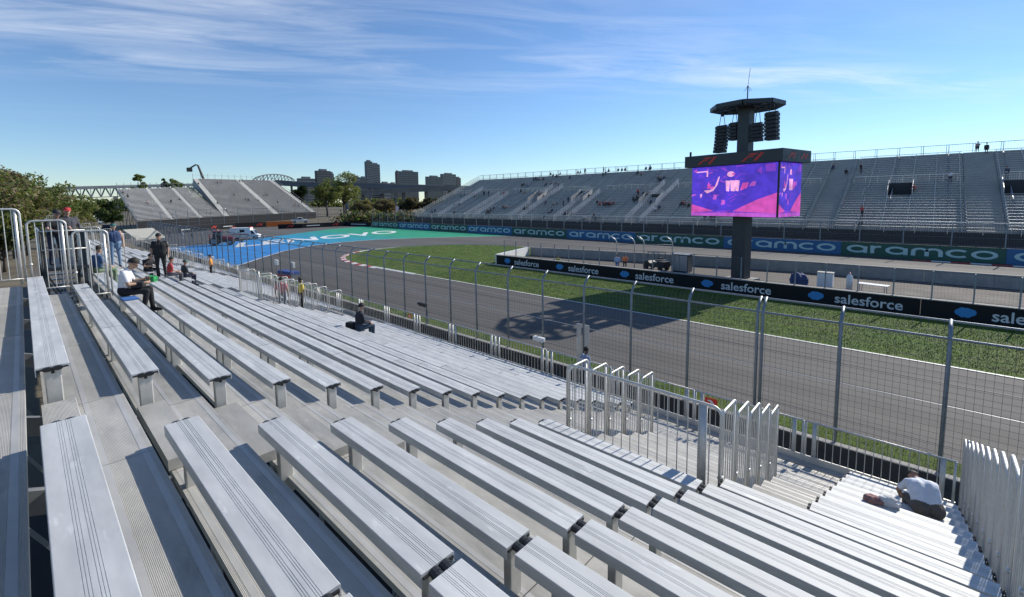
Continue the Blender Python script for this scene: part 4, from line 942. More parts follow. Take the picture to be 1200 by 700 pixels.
# ================================================================== TREES
def make_tree(name, label, loc, h, cr, leaf, n, size, trunk_h=.35, seed=1, limbs=9, squash=1.0, group=None, dens=1.0, tr=None):
    rg = random.Random(seed); nr = np.random.default_rng(seed)
    t = thing(name, label, 'tree', loc, group=group)
    mb = MB(); r0 = tr or h*.022
    th = h*trunk_h; mb.tube([(0, 0, -.05), (rg.uniform(-.1, .1), rg.uniform(-.1, .1), th*.5), (rg.uniform(-.2, .2), rg.uniform(-.2, .2), th), (rg.uniform(-.3, .3), rg.uniform(-.3, .3), h*.8)], r0, 7, True, [r0*1.25, r0, r0*.85, r0*.2])
    clumps = []
    for i in range(limbs):
        a = 2*math.pi*i/limbs+rg.uniform(-.3, .3); z0 = th*rg.uniform(.55, 1.15); ln = cr*rg.uniform(.55, 1.0); zt = h*rg.uniform(.45, .96)
        rad = ln*(1-.45*max(0, (zt/h-.6)/.4)); e = Vector((math.cos(a)*rad, math.sin(a)*rad*squash, zt)); mid = Vector((e.x*.45, e.y*.45, z0+(zt-z0)*.62))
        mb.tube([(0, 0, z0), mid, e], .1, 5, True, [r0*.5, r0*.3, r0*.08])
        clumps.append((e, cr*rg.uniform(.24, .42))); clumps.append((mid, cr*rg.uniform(.18, .32)))
        for j in range(4):
            b = e.lerp(mid, rg.uniform(0, .6))+Vector((rg.uniform(-1, 1), rg.uniform(-1, 1), rg.uniform(-.6, .9)))*cr*.32
            mb.tube([e.lerp(mid, .45), b], .05, 4, True, [r0*.16, r0*.04]); clumps.append((b, cr*rg.uniform(.14, .30)))
    clumps.append((Vector((0, 0, h*.88)), cr*.3))
    obj('trunk', mb.mesh('trunk', 'bark', True), t)
    wts = np.array([c[1]**2 for c in clumps]); wts = wts/wts.sum(); idx = nr.choice(len(clumps), n, p=wts)
    C = np.array([c[0] for c in clumps])[idx]; rad = np.array([c[1] for c in clumps])[idx]
    d = nr.normal(size=(n, 3)); d /= np.linalg.norm(d, axis=1)[:, None]; P = C+d*(rad*nr.uniform(.25, 1.0, n)**.6)[:, None]*np.array([1, 1, .75])
    P[:, 2] = np.maximum(P[:, 2], h*.06)
    u = nr.normal(size=(n, 3)); u /= np.linalg.norm(u, axis=1)[:, None]; vv = np.cross(u, nr.normal(size=(n, 3))); vv /= np.linalg.norm(vv, axis=1)[:, None]
    s = (size*nr.uniform(.5, 1.3, n))[:, None]
    V = np.stack([P-u*s, P-vv*s*.45, P+u*s, P+vv*s*.45], 1).reshape(-1, 3)
    me = bpy.data.meshes.new('crown'); me.from_pydata(V.tolist(), [], np.arange(4*n).reshape(-1, 4).tolist())
    for x in leaf: me.materials.append(M[x])
    me.polygons.foreach_set('material_index', nr.integers(0, len(leaf), n).tolist()); me.update()
    obj('crown', me, t); return t
GL = 'trees behind the left end of the bleachers'
for i, (u, y, h, cr, lf, lab) in enumerate([
    (-18, 80, 10.8, 5.0, ['leaf_olive', 'leaf_green', 'leaf_brown'], 'olive spring tree tallest at the frame edge beside the back guard panels'),
    (12, 92, 12.6, 5.0, ['leaf_olive', 'leaf_green', 'leaf_brown'], 'half leafed olive tree with bare crown twigs behind the guard panels'),
    (42, 108, 13.0, 5.6, ['leaf_olive', 'leaf_green', 'leaf_green'], 'wide olive tree whose crown meets the truss bridge'),
    (-4, 74, 6.6, 3.4, ['leaf_green', 'leaf_olive', 'leaf_dark'], 'low dense green tree below the olive trees at the frame edge'),
    (26, 96, 8.2, 4.4, ['leaf_olive', 'leaf_green'], 'low rounded olive bush tree in front of the wide olive tree'),
    (76, 130, 8.0, 4.2, ['leaf_olive', 'leaf_green'], 'small green tree beside the service road under the truss bridge'),
    (92, 165, 8.0, 4.2, ['leaf_green', 'leaf_olive'], 'distant green tree along the service road beyond the men in caps'),
    (58, 110, 7.2, 4.0, ['leaf_brown', 'leaf_olive'], 'brownish budding tree behind the two men in caps'),
    (130, 150, 8.4, 3.2, ['leaf_dark', 'leaf_green'], 'dark tree at the left end of the hairpin grandstand')]):
    p = at_y(u, 240, y); make_tree('spring_tree' if i != 3 else 'green_tree', lab, (p.x, p.y, 0), h, cr, lf, 7000 if i < 5 else 3500, .20+.0008*y, .3, 20+i, 10, group=GL)
for i, (u, y, h, cr, lf, lab, nm) in enumerate([
    (383, 222, 17.5, 7.5, ['leaf_green', 'leaf_bright', 'leaf_olive'], 'leafy green tree beside the right end of the hairpin grandstand', 'broadleaf_tree'),
    (403, 226, 22.0, 8.6, ['leaf_bright', 'leaf_bright', 'leaf_olive'], 'tall yellow green tree in front of the city viaduct', 'broadleaf_tree'),
    (352, 232, 15.5, 4.2, ['leaf_dark', 'leaf_dark'], 'dark conifer just past the hairpin grandstand', 'conifer_tree'),
    (165, 262, 21.0, 3.2, ['leaf_green', 'leaf_bright'], 'slender tree top showing above the left half of the hairpin grandstand', 'broadleaf_tree'),
    (196, 262, 19.5, 2.4, ['leaf_dark', 'leaf_green'], 'thin dark tree top over the hairpin grandstand', 'conifer_tree'),
    (211, 262, 18.6, 4.6, ['leaf_green', 'leaf_bright'], 'rounded tree top above the hairpin grandstand beside the camera crane', 'broadleaf_tree'),
    (425, 200, 7.5, 5.0, ['leaf_brown', 'leaf_olive'], 'brown budding tree below the viaduct beside the tall green tree', 'budding_tree'),
    (452, 196, 8.0, 5.2, ['leaf_brown', 'leaf_brown', 'leaf_olive'], 'reddish brown budding tree under the middle of the viaduct', 'budding_tree'),
    (480, 190, 8.4, 5.4, ['leaf_brown', 'leaf_dark'], 'dark brown budding tree under the viaduct near the far grandstand', 'budding_tree'),
    (505, 186, 8.2, 5.0, ['leaf_dark', 'leaf_brown'], 'dark tree hiding behind the end railing of the far grandstand', 'budding_tree'),
    (438, 170, 3.0, 2.8, ['leaf_bright', 'leaf_olive'], 'low yellow green shrub behind the boards at the run-off end', 'shrub_tree')]):
    p = at_y(u, 240, y); make_tree(nm, lab, (p.x, p.y, 0), h, cr, lf, 7000, .42, .3, 60+i, 10, group='trees beyond the hairpin')

# ================================================================== FAR CITY, BRIDGES
def building(name, label, u0, u1, v_top, y, depth, mats, tiers=((0, 1, 1.0),), floors=14):
    a, b = at_y(u0, v_top, y), at_y(u1, v_top, y)
    d = Vector((b.x-a.x, b.y-a.y, 0)); h = a.z; bd = Vector((-d.y, d.x, 0)).normalized()*depth
    ax = d.normalized(); t = thing(name, label, 'building', ((a.x+b.x)/2, (a.y+b.y)/2, 0), group='towers on the skyline')
    o_ = t.location; Lw = d.length
    for i, (s0, s1, hh) in enumerate(tiers):
        mb = MB(); dd = bd*(1-.002*i); p = [a+d*s0, a+d*s1, a+d*s1+dd, a+d*s0+dd]
        vs = [(q.x-o_.x, q.y-o_.y, 0) for q in p]+[(q.x-o_.x, q.y-o_.y, h*hh) for q in p]
        mb.add(vs, [(0,3,2,1),(4,5,6,7),(0,1,5,4),(1,2,6,5),(2,3,7,6),(3,0,4,7)]); w_ = obj('wall', mb.mesh('wall', mats[i % len(mats)]), t)
        gm = MB(); nf = max(4, int(floors*hh)); out_ = -bd.normalized()*.35
        for f in range(nf):
            z0 = h*hh*(f+.30)/nf; z1 = h*hh*(f+.78)/nf
            q = [a+d*(s0+.01)+out_*.4, a+d*(s1-.01)+out_*.4]
            gm.add([(q[0].x-o_.x, q[0].y-o_.y, z0), (q[1].x-o_.x, q[1].y-o_.y, z0), (q[1].x-o_.x, q[1].y-o_.y, z1), (q[0].x-o_.x, q[0].y-o_.y, z1)], [(0, 1, 2, 3)])
        obj('window_band', gm.mesh('window_band', 'glass', fix=False), w_)
        c = a+d*((s0+s1)/2)+dd*.5-o_; obj('roof_plant', MB().box(c.x-Lw*.12*(s1-s0)*2, c.x+Lw*.12*(s1-s0)*2, c.y-3, c.y+3, h*hh, h*hh+3.0).mesh('roof_plant', 'b_grey'), t)
building('skyline_tower', 'tall slim grey tower rising above the tall green tree', 429.5, 445, 192, 900, 9, ['b_grey', 'b_grey'], ((0, .45, 1.06), (.452, 1, 1.0)), 24)
building('skyline_block', 'broad dark glass block standing alone on the skyline', 465, 490, 200.5, 900, 8, ['b_dark', 'b_brown'], ((.08, 1, 1.0), (0, .078, .98)), 16)
building('skyline_block', 'stepped brown and glass tower group beside the far grandstand', 500.5, 540, 207, 900, 8, ['b_dark', 'b_grey', 'b_brown'], ((0, .42, 1.0), (.43, .85, 1.12), (.86, 1, .99)), 14)
building('skyline_tower', 'brown slab tower behind the leafy trees by the hairpin', 371, 391, 200, 760, 8, ['b_brown', 'b_grey'], ((0, .82, 1.0), (.83, 1, .93)), 16)
building('skyline_block', 'low grey block behind the conifer past the hairpin', 350, 369, 209, 760, 8, ['b_grey'], ((0, 1, 1.0),), 10)
building('skyline_block', 'low wide city block at the foot of the slim tower', 415, 431, 207.5, 850, 8, ['b_grey', 'b_dark'], ((0, .45, 1.0), (.46, 1, .98)), 10)
building('skyline_block', 'low pale city block between the slim tower and the dark glass block', 446, 465, 214.5, 880, 8, ['b_grey', 'b_dark'], ((0, .6, 1.0), (.61, 1, .98)), 6)
# viaduct: two decks
def deck(name, label, P, th, wd, piers=True, c='viaduct'):
    t = thing(name, label, 'bridge', (P[0].x, P[0].y, 0)); o_ = t.location; n = Vector((.3, .95, 0))*wd
    for i, (a, b) in enumerate(zip(P, P[1:])):
        q = [a, b, b+n, a+n]; vs = [(p.x-o_.x, p.y-o_.y, p.z-th) for p in q]+[(p.x-o_.x, p.y-o_.y, p.z) for p in q]
        obj('deck', MB().add(vs, [(0,3,2,1),(4,5,6,7),(0,1,5,4),(1,2,6,5),(2,3,7,6),(3,0,4,7)]).mesh('deck', c), t)
        m0 = (a-o_, b-o_); obj('parapet', MB().bar(m0[0]+Vector((0, -.2, .5)), m0[1]+Vector((0, -.2, .5)), .3, 1.0).mesh('parapet', 'viaduct'), t)
        if piers:
            for f in (.2, .7):
                p = a.lerp(b, f)-o_+n*.5; obj('pier', MB().bar((p.x, p.y, 0), (p.x, p.y, p.z-th), 1.6, 1.6).mesh('pier', 'viaduct'), t)
deck('viaduct', 'pale concrete road viaduct crossing behind the hairpin trees', [at_y(396, 226.5, 262), at_y(440, 224, 255), at_y(490, 221.5, 245), at_y(548, 219.5, 232)], 1.9, 10)
deck('viaduct', 'darker upper viaduct behind the pale road viaduct', [at_y(396, 214.5, 420), at_y(450, 216, 410), at_y(520, 218.5, 400), at_y(560, 219.5, 390)], 4.5, 12, True, 'bridge')
deck('viaduct', 'dark road deck passing behind the hairpin grandstand', [at_y(322, 212, 470), at_y(350, 214, 465), at_y(396, 216, 455)], 4.0, 10, True, 'bridge')
br = thing('truss_bridge', 'long steel truss bridge on the horizon left of the hairpin grandstand', 'bridge', (0, 520, 0)); o_ = br.location
A, B_ = at_y(20, 222.3, 520), at_y(330, 214, 600); nP = 34
obj('deck', MB().bar(A-o_, B_-o_, 8, 2.6).mesh('deck', 'bridge'), br)
dn = Vector((0, 0, -8.6))
for i in range(nP):
    p, q = A.lerp(B_, i/nP)-o_, A.lerp(B_, (i+1)/nP)-o_; mdl = (p+q)/2+dn
    obj('truss_bay', MB().bar(p, mdl, .7, .8).bar(mdl, q, .7, .8).bar(p+dn, q+dn, .8, .7).bar((p+q)/2, mdl, .4, .4).mesh('truss_bay', 'bridge'), br)
    if i % 6 == 3: obj('pier', MB().bar(Vector((p.x, p.y, 0)), p+dn, 3, 3).mesh('pier', 'viaduct'), br)
ah = at_y(296, 211.5, 560); bh = at_y(345, 211.5, 590)
mb = MB(); prev = None
for i in range(13):
    f = i/12; p = ah.lerp(bh, f)-o_; top = p+Vector((0, 0, 7.0*math.sin(math.pi*min(1, max(0, f)))**.6 if 0 < f < 1 else 0))
    if prev: mb.bar(prev[1], top, 1.0, 1.2); mb.bar(prev[0], top, .5, .5)
    mb.bar(p, top, .6, .6) if top.z > p.z+.1 else None; prev = (p, top)
obj('arch_truss', mb.mesh('arch_truss', 'bridge'), br)
# low distant shore: wooded band
def tree_band(name, label, pts, n, size, hmax, leaf, seed):
    nr = np.random.default_rng(seed); V = []
    P = np.array([[p.x, p.y] for p in pts]); tt = nr.uniform(0, len(P)-1.001, n); i = tt.astype(int); f = (tt-i)[:, None]
    base = P[i]*(1-f)+P[i+1]*f; hh = hmax*(.55+.45*np.sin(tt*9+seed)*np.sin(tt*23))*nr.uniform(0, 1, n)**.7
    Q = np.column_stack([base+nr.normal(size=(n, 2))*hmax*.5, np.abs(hh)])
    u = nr.normal(size=(n, 3)); u /= np.linalg.norm(u, axis=1)[:, None]; v = np.cross(u, nr.normal(size=(n, 3))); v /= np.linalg.norm(v, axis=1)[:, None]
    s = (size*nr.uniform(.5, 1.3, n))[:, None]; V = np.stack([Q-u*s, Q-v*s*.6, Q+u*s, Q+v*s*.6], 1).reshape(-1, 3)
    me = bpy.data.meshes.new(name); me.from_pydata(V.tolist(), [], np.arange(4*n).reshape(-1, 4).tolist())
    for x in leaf: me.materials.append(M[x])
    me.polygons.foreach_set('material_index', nr.integers(0, len(leaf), n).tolist()); obj(name, me, None, kind='stuff', label=label, category='trees')
tree_band('far_wood', 'low wooded shore along the horizon', [Vector((-260, 560)), Vector((20, 640)), Vector((200, 640)), Vector((520, 620)), Vector((800, 380))], 16000, 2.2, 15, ['leaf_green', 'leaf_dark', 'leaf_olive'], 5)
tree_band('hedge_wood', 'dark brush under the viaduct behind the far boards', [at_z(405, 262), at_z(440, 262), at_z(490, 262), at_z(530, 263)], 5000, .55, 4.5, ['leaf_dark', 'leaf_brown', 'leaf_green'], 9)

# ================================================================== VEHICLES AND TENT
def wheel(parent, x, y, r=.36, wd=.24):
    s = 1 if y > 0 else -1
    wo = obj('wheel', MB().tube([(x, y-wd/2, r), (x, y+wd/2, r)], r, 16).mesh('wheel', 'rubber'), parent)
    obj('rim', MB().tube([(x, y+s*wd*.35, r), (x, y+s*(wd/2+.012), r)], r*.58, 12).mesh('rim', 'galv'), wo)
p = at_z(288, 280.5)
van = thing('ambulance', 'white ambulance van parked on the blue run-off paint', 'ambulance', (p.x, p.y, 0), R(-36)); van.scale = (.8, .8, .85)
obj('body', bevel_mesh(MB().prism([(-3.2, .45), (1.5, .45), (1.5, 2.75), (-3.2, 2.75)], 'y', -1.08, 1.08).mesh('body', 'white'), .08), van)
obj('cab', bevel_mesh(MB().prism([(1.5, .45), (3.25, .45), (3.3, 1.05), (2.75, 1.2), (2.05, 2.15), (1.5, 2.2)], 'y', -.98, .98).mesh('cab', 'white'), .08), van)
obj('windscreen', MB().prism([(2.70, 1.25), (2.74, 1.27), (2.10, 2.12), (2.06, 2.10)], 'y', -.86, .86).mesh('windscreen', 'glass'), van)
for s in (-1, 1):
    obj('side_window', MB().prism([(1.6, 1.3), (2.5, 1.3), (2.02, 2.0), (1.6, 2.0)], 'y', s*.985, s*.995).mesh('side_window', 'glass'), van)
    obj('side_window', MB().prism([(-.9, 1.7), (.2, 1.7), (.2, 2.3), (-.9, 2.3)], 'y', s*1.085, s*1.095).mesh('side_window', 'glass'), van)
    obj('stripe', MB().prism([(-3.1, 1.1), (1.4, 1.1), (1.4, 1.3), (-3.1, 1.3)], 'y', s*1.084, s*1.090).mesh('stripe', 'orange'), van)
    for x in (-2.1, 2.3): wheel(van, x, s*.92, .38)
obj('rear_door', MB().box(-3.24, -3.215, -.95, .95, .6, 2.6).mesh('rear_door', cmat((.03, .05, .09))), van)
for y_, c in ((-.8, 'orange'), (.8, 'red')): obj('beacon', MB().box(-3.0, -2.6, y_-.2, y_+.2, 2.755, 2.95).mesh('beacon', c), van)
obj('light_bar', MB().box(1.1, 1.45, -.8, .8, 2.755, 2.92).mesh('light_bar', 'red'), van)
p = at_z(347, 262.3)
pk = thing('pickup_truck', 'white pickup truck behind the black boards of the hairpin', 'pickup truck', (p.x+3, p.y+4, 0), R(-20))
obj('body', bevel_mesh(MB().prism([(-2.9, .5), (2.7, .5), (2.75, 1.0), (2.3, 1.2), (1.1, 1.25), (-.7, 1.25), (-2.9, 1.25)], 'y', -.98, .98).mesh('body', 'white'), .06), pk)
obj('cab', bevel_mesh(MB().prism([(-.9, 1.25), (1.15, 1.25), (.55, 1.95), (-.75, 1.95)], 'y', -.86, .86).mesh('cab', 'white'), .05), pk)
for s in (-1, 1):
    obj('side_window', MB().prism([(-.68, 1.32), (.85, 1.32), (.45, 1.83), (-.6, 1.83)], 'y', s*.862, s*.872).mesh('side_window', 'glass'), pk)
    for x in (-1.8, 1.75): wheel(pk, x, s*.86, .42)
obj('bed_cargo', bevel_mesh(MB().box(-2.6, -1.2, -.7, .7, 1.255, 1.75).mesh('bed_cargo', cmat((.08, .09, .1))), .05), pk)
obj('windscreen', MB().prism([(.62, 1.93), (.66, 1.93), (1.19, 1.30), (1.15, 1.28)], 'y', -.8, .8).mesh('windscreen', 'glass'), pk)
obj('bumper', MB().box(2.72, 2.85, -.95, .95, .5, .72).mesh('bumper', 'galv'), pk)
p = at_z(260, 287.5)
tr = thing('recovery_tractor', 'red and dark recovery tractor with yellow beacon among the hairpin marshals', 'tractor', (p.x, p.y, 0), R(-25))
obj('chassis', bevel_mesh(MB().box(-1.7, 1.9, -.5, .5, .55, .95).mesh('chassis', cmat((.03, .035, .05))), .05), tr)
obj('hood', bevel_mesh(MB().prism([(.2, .95), (1.9, .95), (1.8, 1.45), (.2, 1.6)], 'y', -.55, .55).mesh('hood', cmat((.30, .015, .03), .4)), .08), tr)
obj('cab', bevel_mesh(MB().prism([(-1.2, .95), (.25, .95), (.05, 2.35), (-1.1, 2.35)], 'y', -.7, .7).mesh('cab', 'glass'), .05), tr)
obj('roof', bevel_mesh(MB().box(-1.25, .15, -.78, .78, 2.355, 2.48).mesh('roof', cmat((.30, .015, .03), .4)), .04), tr)
obj('beacon', MB().tube([(-.5, 0, 2.48), (-.5, 0, 2.75)], .13, 8).mesh('beacon', cmat((.8, .35, .02), .4)), tr)
for s in (-1, 1): wheel(tr, -.95, s*.85, .72, .4); wheel(tr, 1.35, s*.8, .5, .3)
for s in (-1, 1): obj('boom', MB().bar((1.2, s*.4, 1.1), (3.2, s*.4, .5), .14, .16).mesh('boom', cmat((.03, .035, .05))), tr)
p = at_z(308, 268); 
t = thing('tent_canopy', 'pale peaked tent canopy beyond the far end of the bleachers', 'tent', (at_y(163, 280, 84).x, 84, 0), R(30))
obj('roof', MB().add([(-2.1, -2.1, 2.5), (2.1, -2.1, 2.5), (2.1, 2.1, 2.5), (-2.1, 2.1, 2.5), (-2.1, 0, 3.7), (2.1, 0, 3.7)], [(0, 1, 5, 4), (2, 3, 4, 5), (0, 4, 3), (1, 2, 5)]).mesh('roof', 'tarp'), t)
obj('valance', MB().box(-2.12, 2.12, -2.13, -2.1, 2.2, 2.5).box(-2.12, 2.12, 2.1, 2.13, 2.2, 2.5).mesh('valance', 'tarp'), t)
for x in (-2.05, 2.05):
    for y in (-2.05, 2.05): obj('pole', MB().tube([(x, y, 0), (x, y, 2.6)], .04, 6).mesh('pole', 'galv'), t)
def car(label, loc, rz, c):
    t = thing('parked_car', label, 'car', loc, rz, group='vehicles on the service road')
    obj('body', bevel_mesh(MB().prism([(-2.2, .3), (2.2, .3), (2.25, .75), (1.3, .95), (.6, 1.45), (-1.2, 1.48), (-2.0, .98), (-2.25, .9)], 'y', -.88, .88).mesh('body', c), .06), t)
    for s in (-1, 1):
        obj('side_window', MB().prism([(-1.5, 1.0), (1.1, 1.0), (.5, 1.38), (-1.1, 1.4)], 'y', s*.885, s*.895).mesh('side_window', 'glass'), t)
        for x in (-1.4, 1.4): wheel(t, x, s*.8, .34)
    obj('windscreen', MB().prism([(1.28, 1.0), (1.31, 1.0), (.64, 1.46), (.61, 1.45)], 'y', -.74, .74).mesh('windscreen', 'glass'), t)
for i, (u, y, c, lab) in enumerate([(133, 140, cmat((.02, .02, .025), .3), 'black car nearest the hairpin grandstand on the service road'), (124, 175, cmat((.02, .02, .03), .3), 'dark car behind the black car on the service road'), (119, 230, M['white'], 'white car far along the service road'), (113, 280, cmat((.35, .36, .38), .3), 'silver car far along the service road'), (110, 330, M['white'], 'small white car at the end of the service road')]):
    p = at_y(u, 250, y); car(lab, (p.x, p.y, 0), R(78), c)
p = at_y(470, 245, 205)
t = thing('box_truck', 'orange and white box truck half hidden under the viaduct', 'truck', (p.x, p.y+6, 0), R(-25))
obj('box', bevel_mesh(MB().box(-4, 1.2, -1.2, 1.2, .9, 4.6).mesh('box', cmat((.5, .19, .06))), .05), t); obj('cab', bevel_mesh(MB().prism([(1.3, .6), (3.2, .6), (3.2, 1.8), (2.7, 2.9), (1.3, 2.9)], 'y', -1.1, 1.1).mesh('cab', 'white'), .08), t)
obj('side_panel', MB().box(.3, 2.2, -1.26, -1.21, 1.0, 4.5).mesh('side_panel', 'white'), t)
for s in (-1, 1):
    for x in (-2.8, 2.3): wheel(t, x, s*1.0, .48, .3)
# marshal post equipment behind the near fence at the second stairway
t = thing('flag_post_shelter', 'blue covered marshal shelter with red trim behind the near fence', 'shelter', (16.0, 42.5, 0), R(10))
obj('cover', bevel_mesh(MB().prism([(-.5, .75), (.5, .75), (.4, 1.05), (-.4, 1.05)], 'y', -1.1, 1.1).mesh('cover', cmat((.03, .07, .28))), .06), t)
for x in (-.4, .4):
    for y in (-1.0, 1.0): obj('leg', MB().bar((x, y, 0), (x, y, .75), .05, .05).mesh('leg', 'galv'), t)
obj('trim', MB().box(-.54, -.50, -1.1, 1.1, .55, .75).mesh('trim', 'red'), t)
for i, (u, v, y) in enumerate(((324, 308, 40.5), (343, 311, 37.5))):
    p = at_y(u, v, y); t = thing('floodlight', ['small white floodlight on a pole, beyond the blue shelter', 'small white floodlight on a pole beside the yellow vest marshal'][i], 'floodlight', (p.x, p.y, 0))
    obj('head', bevel_mesh(MB().box(-.1, .08, -.28, .28, p.z-.2, p.z+.25).mesh('head', 'white'), .03), t); obj('pole', MB().tube([(.0, 0, 0), (.0, 0, p.z-.2)], .035, 6).mesh('pole', 'galv'), t)
    obj('bracket', MB().tube([(.12, -.3, p.z), (.12, .3, p.z)], .02, 5).mesh('bracket', 'galv'), t)
# ================================================================== GRASS BLADES
def blades(name, label, n, pts_fn, seed, hmin, hmax, wmax=.02):
    nr = np.random.default_rng(seed); P = pts_fn(nr, n); n = len(P)
    a = nr.uniform(0, 2*math.pi, n); wd = nr.uniform(.4*wmax, wmax, n); h = nr.uniform(hmin, hmax, n); ln = nr.normal(0, .5, (n, 2))*h[:, None]
    dx = np.column_stack([np.cos(a)*wd, np.sin(a)*wd]); z = np.zeros(n)
    V = np.stack([np.column_stack([P-dx, z]), np.column_stack([P+dx, z]), np.column_stack([P+ln, h])], 1).reshape(-1, 3)
    me = bpy.data.meshes.new(name); me.from_pydata(V.tolist(), [], np.arange(3*n).reshape(-1, 3).tolist()); me.materials.append(M['grass2']); me.materials.append(M['grass3'])
    me.polygons.foreach_set('material_index', (nr.uniform(0, 1, n) < .22).astype(int).tolist()); obj(name, me, None, kind='stuff', label=label, category='grass')
M['grass3'] = mat('grass_dry', (0.17, 0.18, 0.05), 0.8, 0, 0.2, 1.0, spec=.2)
def infield_pts(nr, n):
    y = -9+68*nr.uniform(0, 1, n)**1.35; x = np.where(y < 35.8, nr.uniform(26.2, 35.8, n), 26.6+26*nr.uniform(0, 1, n)); ok = (y < 35.8) | (((x-39.2)/12.3)**2+((np.maximum(y, 46)-46)/15)**2 < 1); return np.column_stack([x, y])[ok]
blades('infield_blades', 'green grass growing along the near side of the infield', 85000, infield_pts, 3, .03, .085)
blades('verge_blades', 'grass growing behind the low trackside wall', 30000, lambda nr, n: np.column_stack([nr.uniform(14.8, 16.5, n), nr.uniform(-6, 40, n)]), 4, .03, .08, .008)

# ================================================================== PEOPLE
SKIN = (.42, .25, .17)
def capsule(mb, p, q, r0, r1, n=10):
    p, q = Vector(p), Vector(q); d = (q-p); L_ = d.length; d.normalize()
    pts, rad = [], []
    for i in range(4):
        a = math.pi/2*(1-i/4); pts.append(p-d*r0*math.sin(a)); rad.append(max(.002, r0*math.cos(a)))
    pts.append(p); rad.append(r0); pts.append(q); rad.append(r1)
    for i in range(1, 5):
        a = math.pi/2*i/4; pts.append(q+d*r1*math.sin(a)); rad.append(max(.002, r1*math.cos(a)))
    mb.tube(pts, .1, n, True, rad)
POSES = {
 # pelvis, chest, neck, head, [shoulder, elbow, wrist]*2, [hip, knee, ankle]*2 ; facing +x, origin under the pelvis at the feet level
 'stand': dict(pel=(0, 0, .95), che=(.0, 0, 1.28), nec=(.01, 0, 1.47), hea=(.03, 0, 1.62), aL=((0, .19, 1.40), (-.02, .27, 1.13), (.08, .26, .88)), aR=((0, -.19, 1.40), (-.02, -.27, 1.13), (.08, -.26, .88)), lL=((0, .095, .92), (.02, .11, .50), (-.02, .12, .09)), lR=((0, -.095, .92), (.02, -.11, .50), (-.02, -.12, .09))),
 'lean': dict(pel=(0, 0, .95), che=(.14, 0, 1.26), nec=(.22, 0, 1.42), hea=(.28, 0, 1.56), aL=((.16, .19, 1.36), (.30, .26, 1.12), (.52, .20, 1.08)), aR=((.16, -.19, 1.36), (.30, -.26, 1.12), (.52, -.20, 1.08)), lL=((0, .095, .92), (.03, .11, .50), (-.04, .12, .09)), lR=((0, -.095, .92), (.03, -.11, .50), (-.04, -.12, .09))),
 'sit': dict(pel=(0, 0, .54), che=(.03, 0, .86), nec=(.06, 0, 1.04), hea=(.10, 0, 1.18), aL=((.03, .19, .97), (.08, .25, .72), (.30, .16, .64)), aR=((.03, -.19, .97), (.08, -.25, .72), (.30, -.16, .64)), lL=((0, .10, .52), (.42, .13, .52), (.40, .13, .09)), lR=((0, -.10, .52), (.42, -.13, .52), (.40, -.13, .09))),
 'phone': dict(pel=(0, 0, .54), che=(.05, 0, .85), nec=(.12, 0, 1.01), hea=(.20, 0, 1.12), aL=((.06, .19, .95), (.14, .26, .70), (.36, .10, .76)), aR=((.06, -.19, .95), (.14, -.26, .70), (.36, -.10, .70)), lL=((0, .10, .52), (.43, .13, .54), (.46, .13, .09)), lR=((0, -.10, .52), (.43, -.15, .52), (.34, -.15, .09))),
 'bent': dict(pel=(0, 0, .56), che=(.22, 0, .80), nec=(.42, 0, .83), hea=(.56, 0, .80), aL=((.30, .19, .84), (.42, .27, .60), (.58, .18, .42)), aR=((.30, -.19, .84), (.42, -.27, .60), (.58, -.18, .42)), lL=((0, .11, .54), (.42, .15, .50), (.40, .15, .09)), lR=((0, -.11, .54), (.42, -.15, .50), (.40, -.15, .09))),
 'arm_up': dict(pel=(0, 0, .95), che=(.0, 0, 1.28), nec=(.01, 0, 1.47), hea=(.03, 0, 1.62), aL=((0, .19, 1.40), (.10, .30, 1.20), (.30, .18, 1.38)), aR=((0, -.19, 1.40), (-.02, -.27, 1.13), (.08, -.26, .88)), lL=((0, .095, .92), (.06, .12, .50), (.04, .13, .09)), lR=((0, -.095, .92), (.0, -.11, .50), (-.06, -.12, .09))),
}
_body = {}
